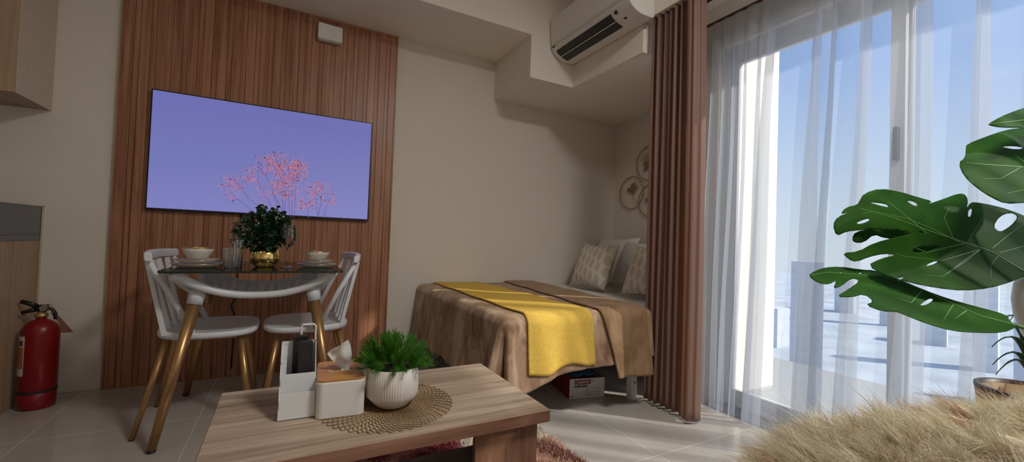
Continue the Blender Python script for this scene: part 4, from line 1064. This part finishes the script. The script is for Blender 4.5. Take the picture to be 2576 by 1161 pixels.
# palm in a tan planter
PC = Vector((1.90, .345, 0))
pl = thing('potted_palm', 'narrow leaved palm in a tan planter behind the fur throw', 'plant', PC)
MB().lathe([(.085, 0), (.09, .01), (.125, .475), (.128, .507), (.118, .509), (.115, .475), (.001, .47)], 48).build('planter', 'tan', pl, smooth=True)
MB().lathe([(.1285, .500), (.129, .511), (.1175, .512), (.1165, .475)], 48, caps=False).build('rim', 'tanrim', pl, smooth=True)
MB().lathe([(.001, .475), (.114, .473)], 24, caps=False).build('soil', 'soil', pl)
m = MB(); sm = MB(); R = random.Random(4)
fr_ = [((2500, 835), 1.15), ((2495, 870), 1.17), ((2497, 915), 1.15), ((2512, 812), 1.16), ((2505, 940), 1.12), ((2540, 805), 1.18), ((2640, 760), 1.15), ((2700, 820), 1.12), ((2700, 740), 1.1)]
for (pp, dd) in fr_:
    tip = at_depth(pp[0], pp[1], dd)-PC; base = Vector((0, 0, .475)); mid_ = Vector((base.x*.5+tip.x*.30, base.y*.5+tip.y*.30, max(tip.z, .50)+.10))
    pts = [base*(1-q)**2+mid_*2*q*(1-q)+tip*q*q for q in np.linspace(0, 1, 14)]
    sm.tube(pts[:10], .0022, 6)
    prev = None; wd = [0, .3, .55, .8, 1, 1, .95, .85, .7, .5, .35, .2, .1, 0]
    V = []; 
    for i, p_ in enumerate(pts):
        tn = (pts[min(i+1, 13)]-pts[max(i-1, 0)]).normalized(); sd = tn.cross(Vector((.3, .2, 1))).normalized(); w_ = wd[i]*.010
        V += [p_-sd*w_, p_+Vector((0, 0, -.003)), p_+sd*w_]
    F = []
    for i in range(13): a = 3*i; F += [(a, a+1, a+4, a+3), (a+1, a+2, a+5, a+4)]
    m.add(V, F)
m.build('leaves', 'palm', pl, smooth=True, solid=.0006); sm.build('stems', 'palm', pl)
# white pedestal vase
vz = at_depth(2630, 745, 1.08)
t = thing('pedestal_vase', 'white rounded pedestal vase at the right edge beside the leaves', 'vase', (vz.x, vz.y, 0))
MB().lathe([(.042, 0), (.042, .01), (.02, .02), (.012, .30), (.012, .64), (.02, .655), (.04, .69), (.054, .74), (.058, .78), (.054, .82), (.042, .845), (.036, .845), (.048, .82), (.052, .78), (.03, .70), (.001, .68)], 40).build('body', 'white', t, smooth=True)

# ------------------------------------------------------------------ outside
MT['slab'] = M_plain('balcony_slab', (.30, .30, .30, 1), .7)
struct('trim_5', MB().box(2.34, 3.7, -2.5, 3.0, -.15, -.02), 'slab')
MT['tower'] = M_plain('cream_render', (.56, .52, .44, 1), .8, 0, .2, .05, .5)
MT['haze'] = M_plain('hazed_concrete', (.50, .54, .60, 1), .8, 0, .2, .08, .2)  # distance haze mixed into the building colour
MT['ground'] = M_plain('hazed_ground', (.42, .46, .50, 1), .9, 0, .1, .2, .05)  # ground colour paled to carry the haze
MT['winblue'] = M_plain('window_strips', (.40, .46, .53, 1), .4)  # strip contrast faded into the painted haze
struct('ground', MB().box(8, 900, -700, 900, -45, -44), 'ground')
t = thing('apartment_tower', 'tall cream apartment tower outside seen through the sheer curtain', 'building', (22, 15.4, -44))
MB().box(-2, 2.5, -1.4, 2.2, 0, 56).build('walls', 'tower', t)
m = MB()
for k in range(18): m.box(-1.0, 0.4, -1.43, -1.39, 2+3*k, 3.3+3*k)
m.build('windows', 'winblue', t)
R = random.Random(8)
for k in range(16):
    a = math.radians(-10+50*((k*7) % 16)/15); d = 170+260*((k*5) % 16)/15; h = R.uniform(12, 43); w = R.uniform(6, 12)
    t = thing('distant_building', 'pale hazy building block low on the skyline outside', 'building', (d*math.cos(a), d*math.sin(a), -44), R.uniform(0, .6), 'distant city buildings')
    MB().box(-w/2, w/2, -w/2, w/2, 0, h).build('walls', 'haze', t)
    m = MB()
    for q in range(int(h/4)): m.box(-w/2-.05, -w/2+.02, -w*.42, w*.42, 1.5+4*q, 3+4*q)
    m.build('window_strips', 'winblue', t)

# ------------------------------------------------------------------ light
wd_ = bpy.data.worlds.new('sky'); bpy.context.scene.world = wd_; wd_.use_nodes = True; nt = wd_.node_tree; nt.nodes.clear()
wo = nt.nodes.new('ShaderNodeOutputWorld'); bg = nt.nodes.new('ShaderNodeBackground'); tc = nt.nodes.new('ShaderNodeTexCoord'); sp = nt.nodes.new('ShaderNodeSeparateXYZ'); rp = nt.nodes.new('ShaderNodeValToRGB')
nt.links.new(tc.outputs['Generated'], sp.inputs[0]); nt.links.new(sp.outputs[2], rp.inputs[0]); nt.links.new(rp.outputs[0], bg.inputs[0]); nt.links.new(bg.outputs[0], wo.inputs[0])
for i, (p_, c) in enumerate([(0, (.80, .88, .96, 1)), (.10, (.66, .80, .97, 1)), (.32, (.30, .50, .92, 1))]):
    if i > 1: rp.color_ramp.elements.new(.5)
    rp.color_ramp.elements[i].position = p_; rp.color_ramp.elements[i].color = c
bg.inputs[1].default_value = 1.05
def light(name, ty, loc, rot, energy, color, **kw):
    l = bpy.data.lights.new(name, ty); l.energy = energy; l.color = color
    for k, v in kw.items():
        if hasattr(l, k): setattr(l, k, v)
        else: setattr(l.cycles, k, v)
    o = bpy.data.objects.new(name, l); COL.objects.link(o); o.location = loc; o.rotation_euler = rot; return o
sd = Vector((-.665, .62, -.62))
light('sun', 'SUN', (5, -3, 5), sd.to_track_quat('-Z', 'Y').to_euler(), 9.5, (1, .90, .79), angle=.03)
po = light('window_portal', 'AREA', (2.36, (WIN_Y0+WIN_Y1)/2, 1.02), (0, PI/2, 0), 1, (1, 1, 1), shape='RECTANGLE', size=2.0, size_y=WIN_Y1-WIN_Y0)
po.data.cycles.is_portal = True
def fill_ceiling_lamp(label, x, y, z, r, mt='lamp', nm='fill_ceiling_lamp'):  # out-of-view lamps added to raise the brightness of the room
    t = thing(nm, label, 'fill lamp', (x, y, z), 0)
    MB().lathe([(r*1.05, 0), (r*1.05, -.035), (r*.97, -.04)], 40).build('housing', 'white', t)
    MB().lathe([(.001, -.046), (r*.9, -.045), (r*.965, -.0405)], 40, caps=False).build('diffuser', mt, t)
fill_ceiling_lamp('unseen round ceiling lamp added as fill light in the kitchen end', -1.3, 1.2, CZ, .24)
fill_ceiling_lamp('unseen round ceiling lamp added as fill light above the seating area', 1.15, .0, CZ, .27, 'fill_lamp2')

# ------------------------------------------------------------------ camera and view
cam = bpy.data.cameras.new('camera'); co = bpy.data.objects.new('camera', cam); COL.objects.link(co)
cam.sensor_width = 36; cam.sensor_fit = 'HORIZONTAL'; cam.lens = 36*FOC/2576; cam.clip_start = .02; cam.clip_end = 2000
M = Matrix((CR, CU, -CF)).transposed().to_4x4(); M.translation = CAM; co.matrix_world = M
sc = bpy.context.scene; sc.camera = co
sc.view_settings.view_transform = 'Standard'; sc.view_settings.look = 'None'; sc.view_settings.gamma = 1; sc.view_settings.use_curve_mapping = False
sc.view_settings.exposure = 0.0
sc.cycles.transparent_max_bounces = 48; sc.cycles.max_bounces = 10; sc.cycles.diffuse_bounces = 5
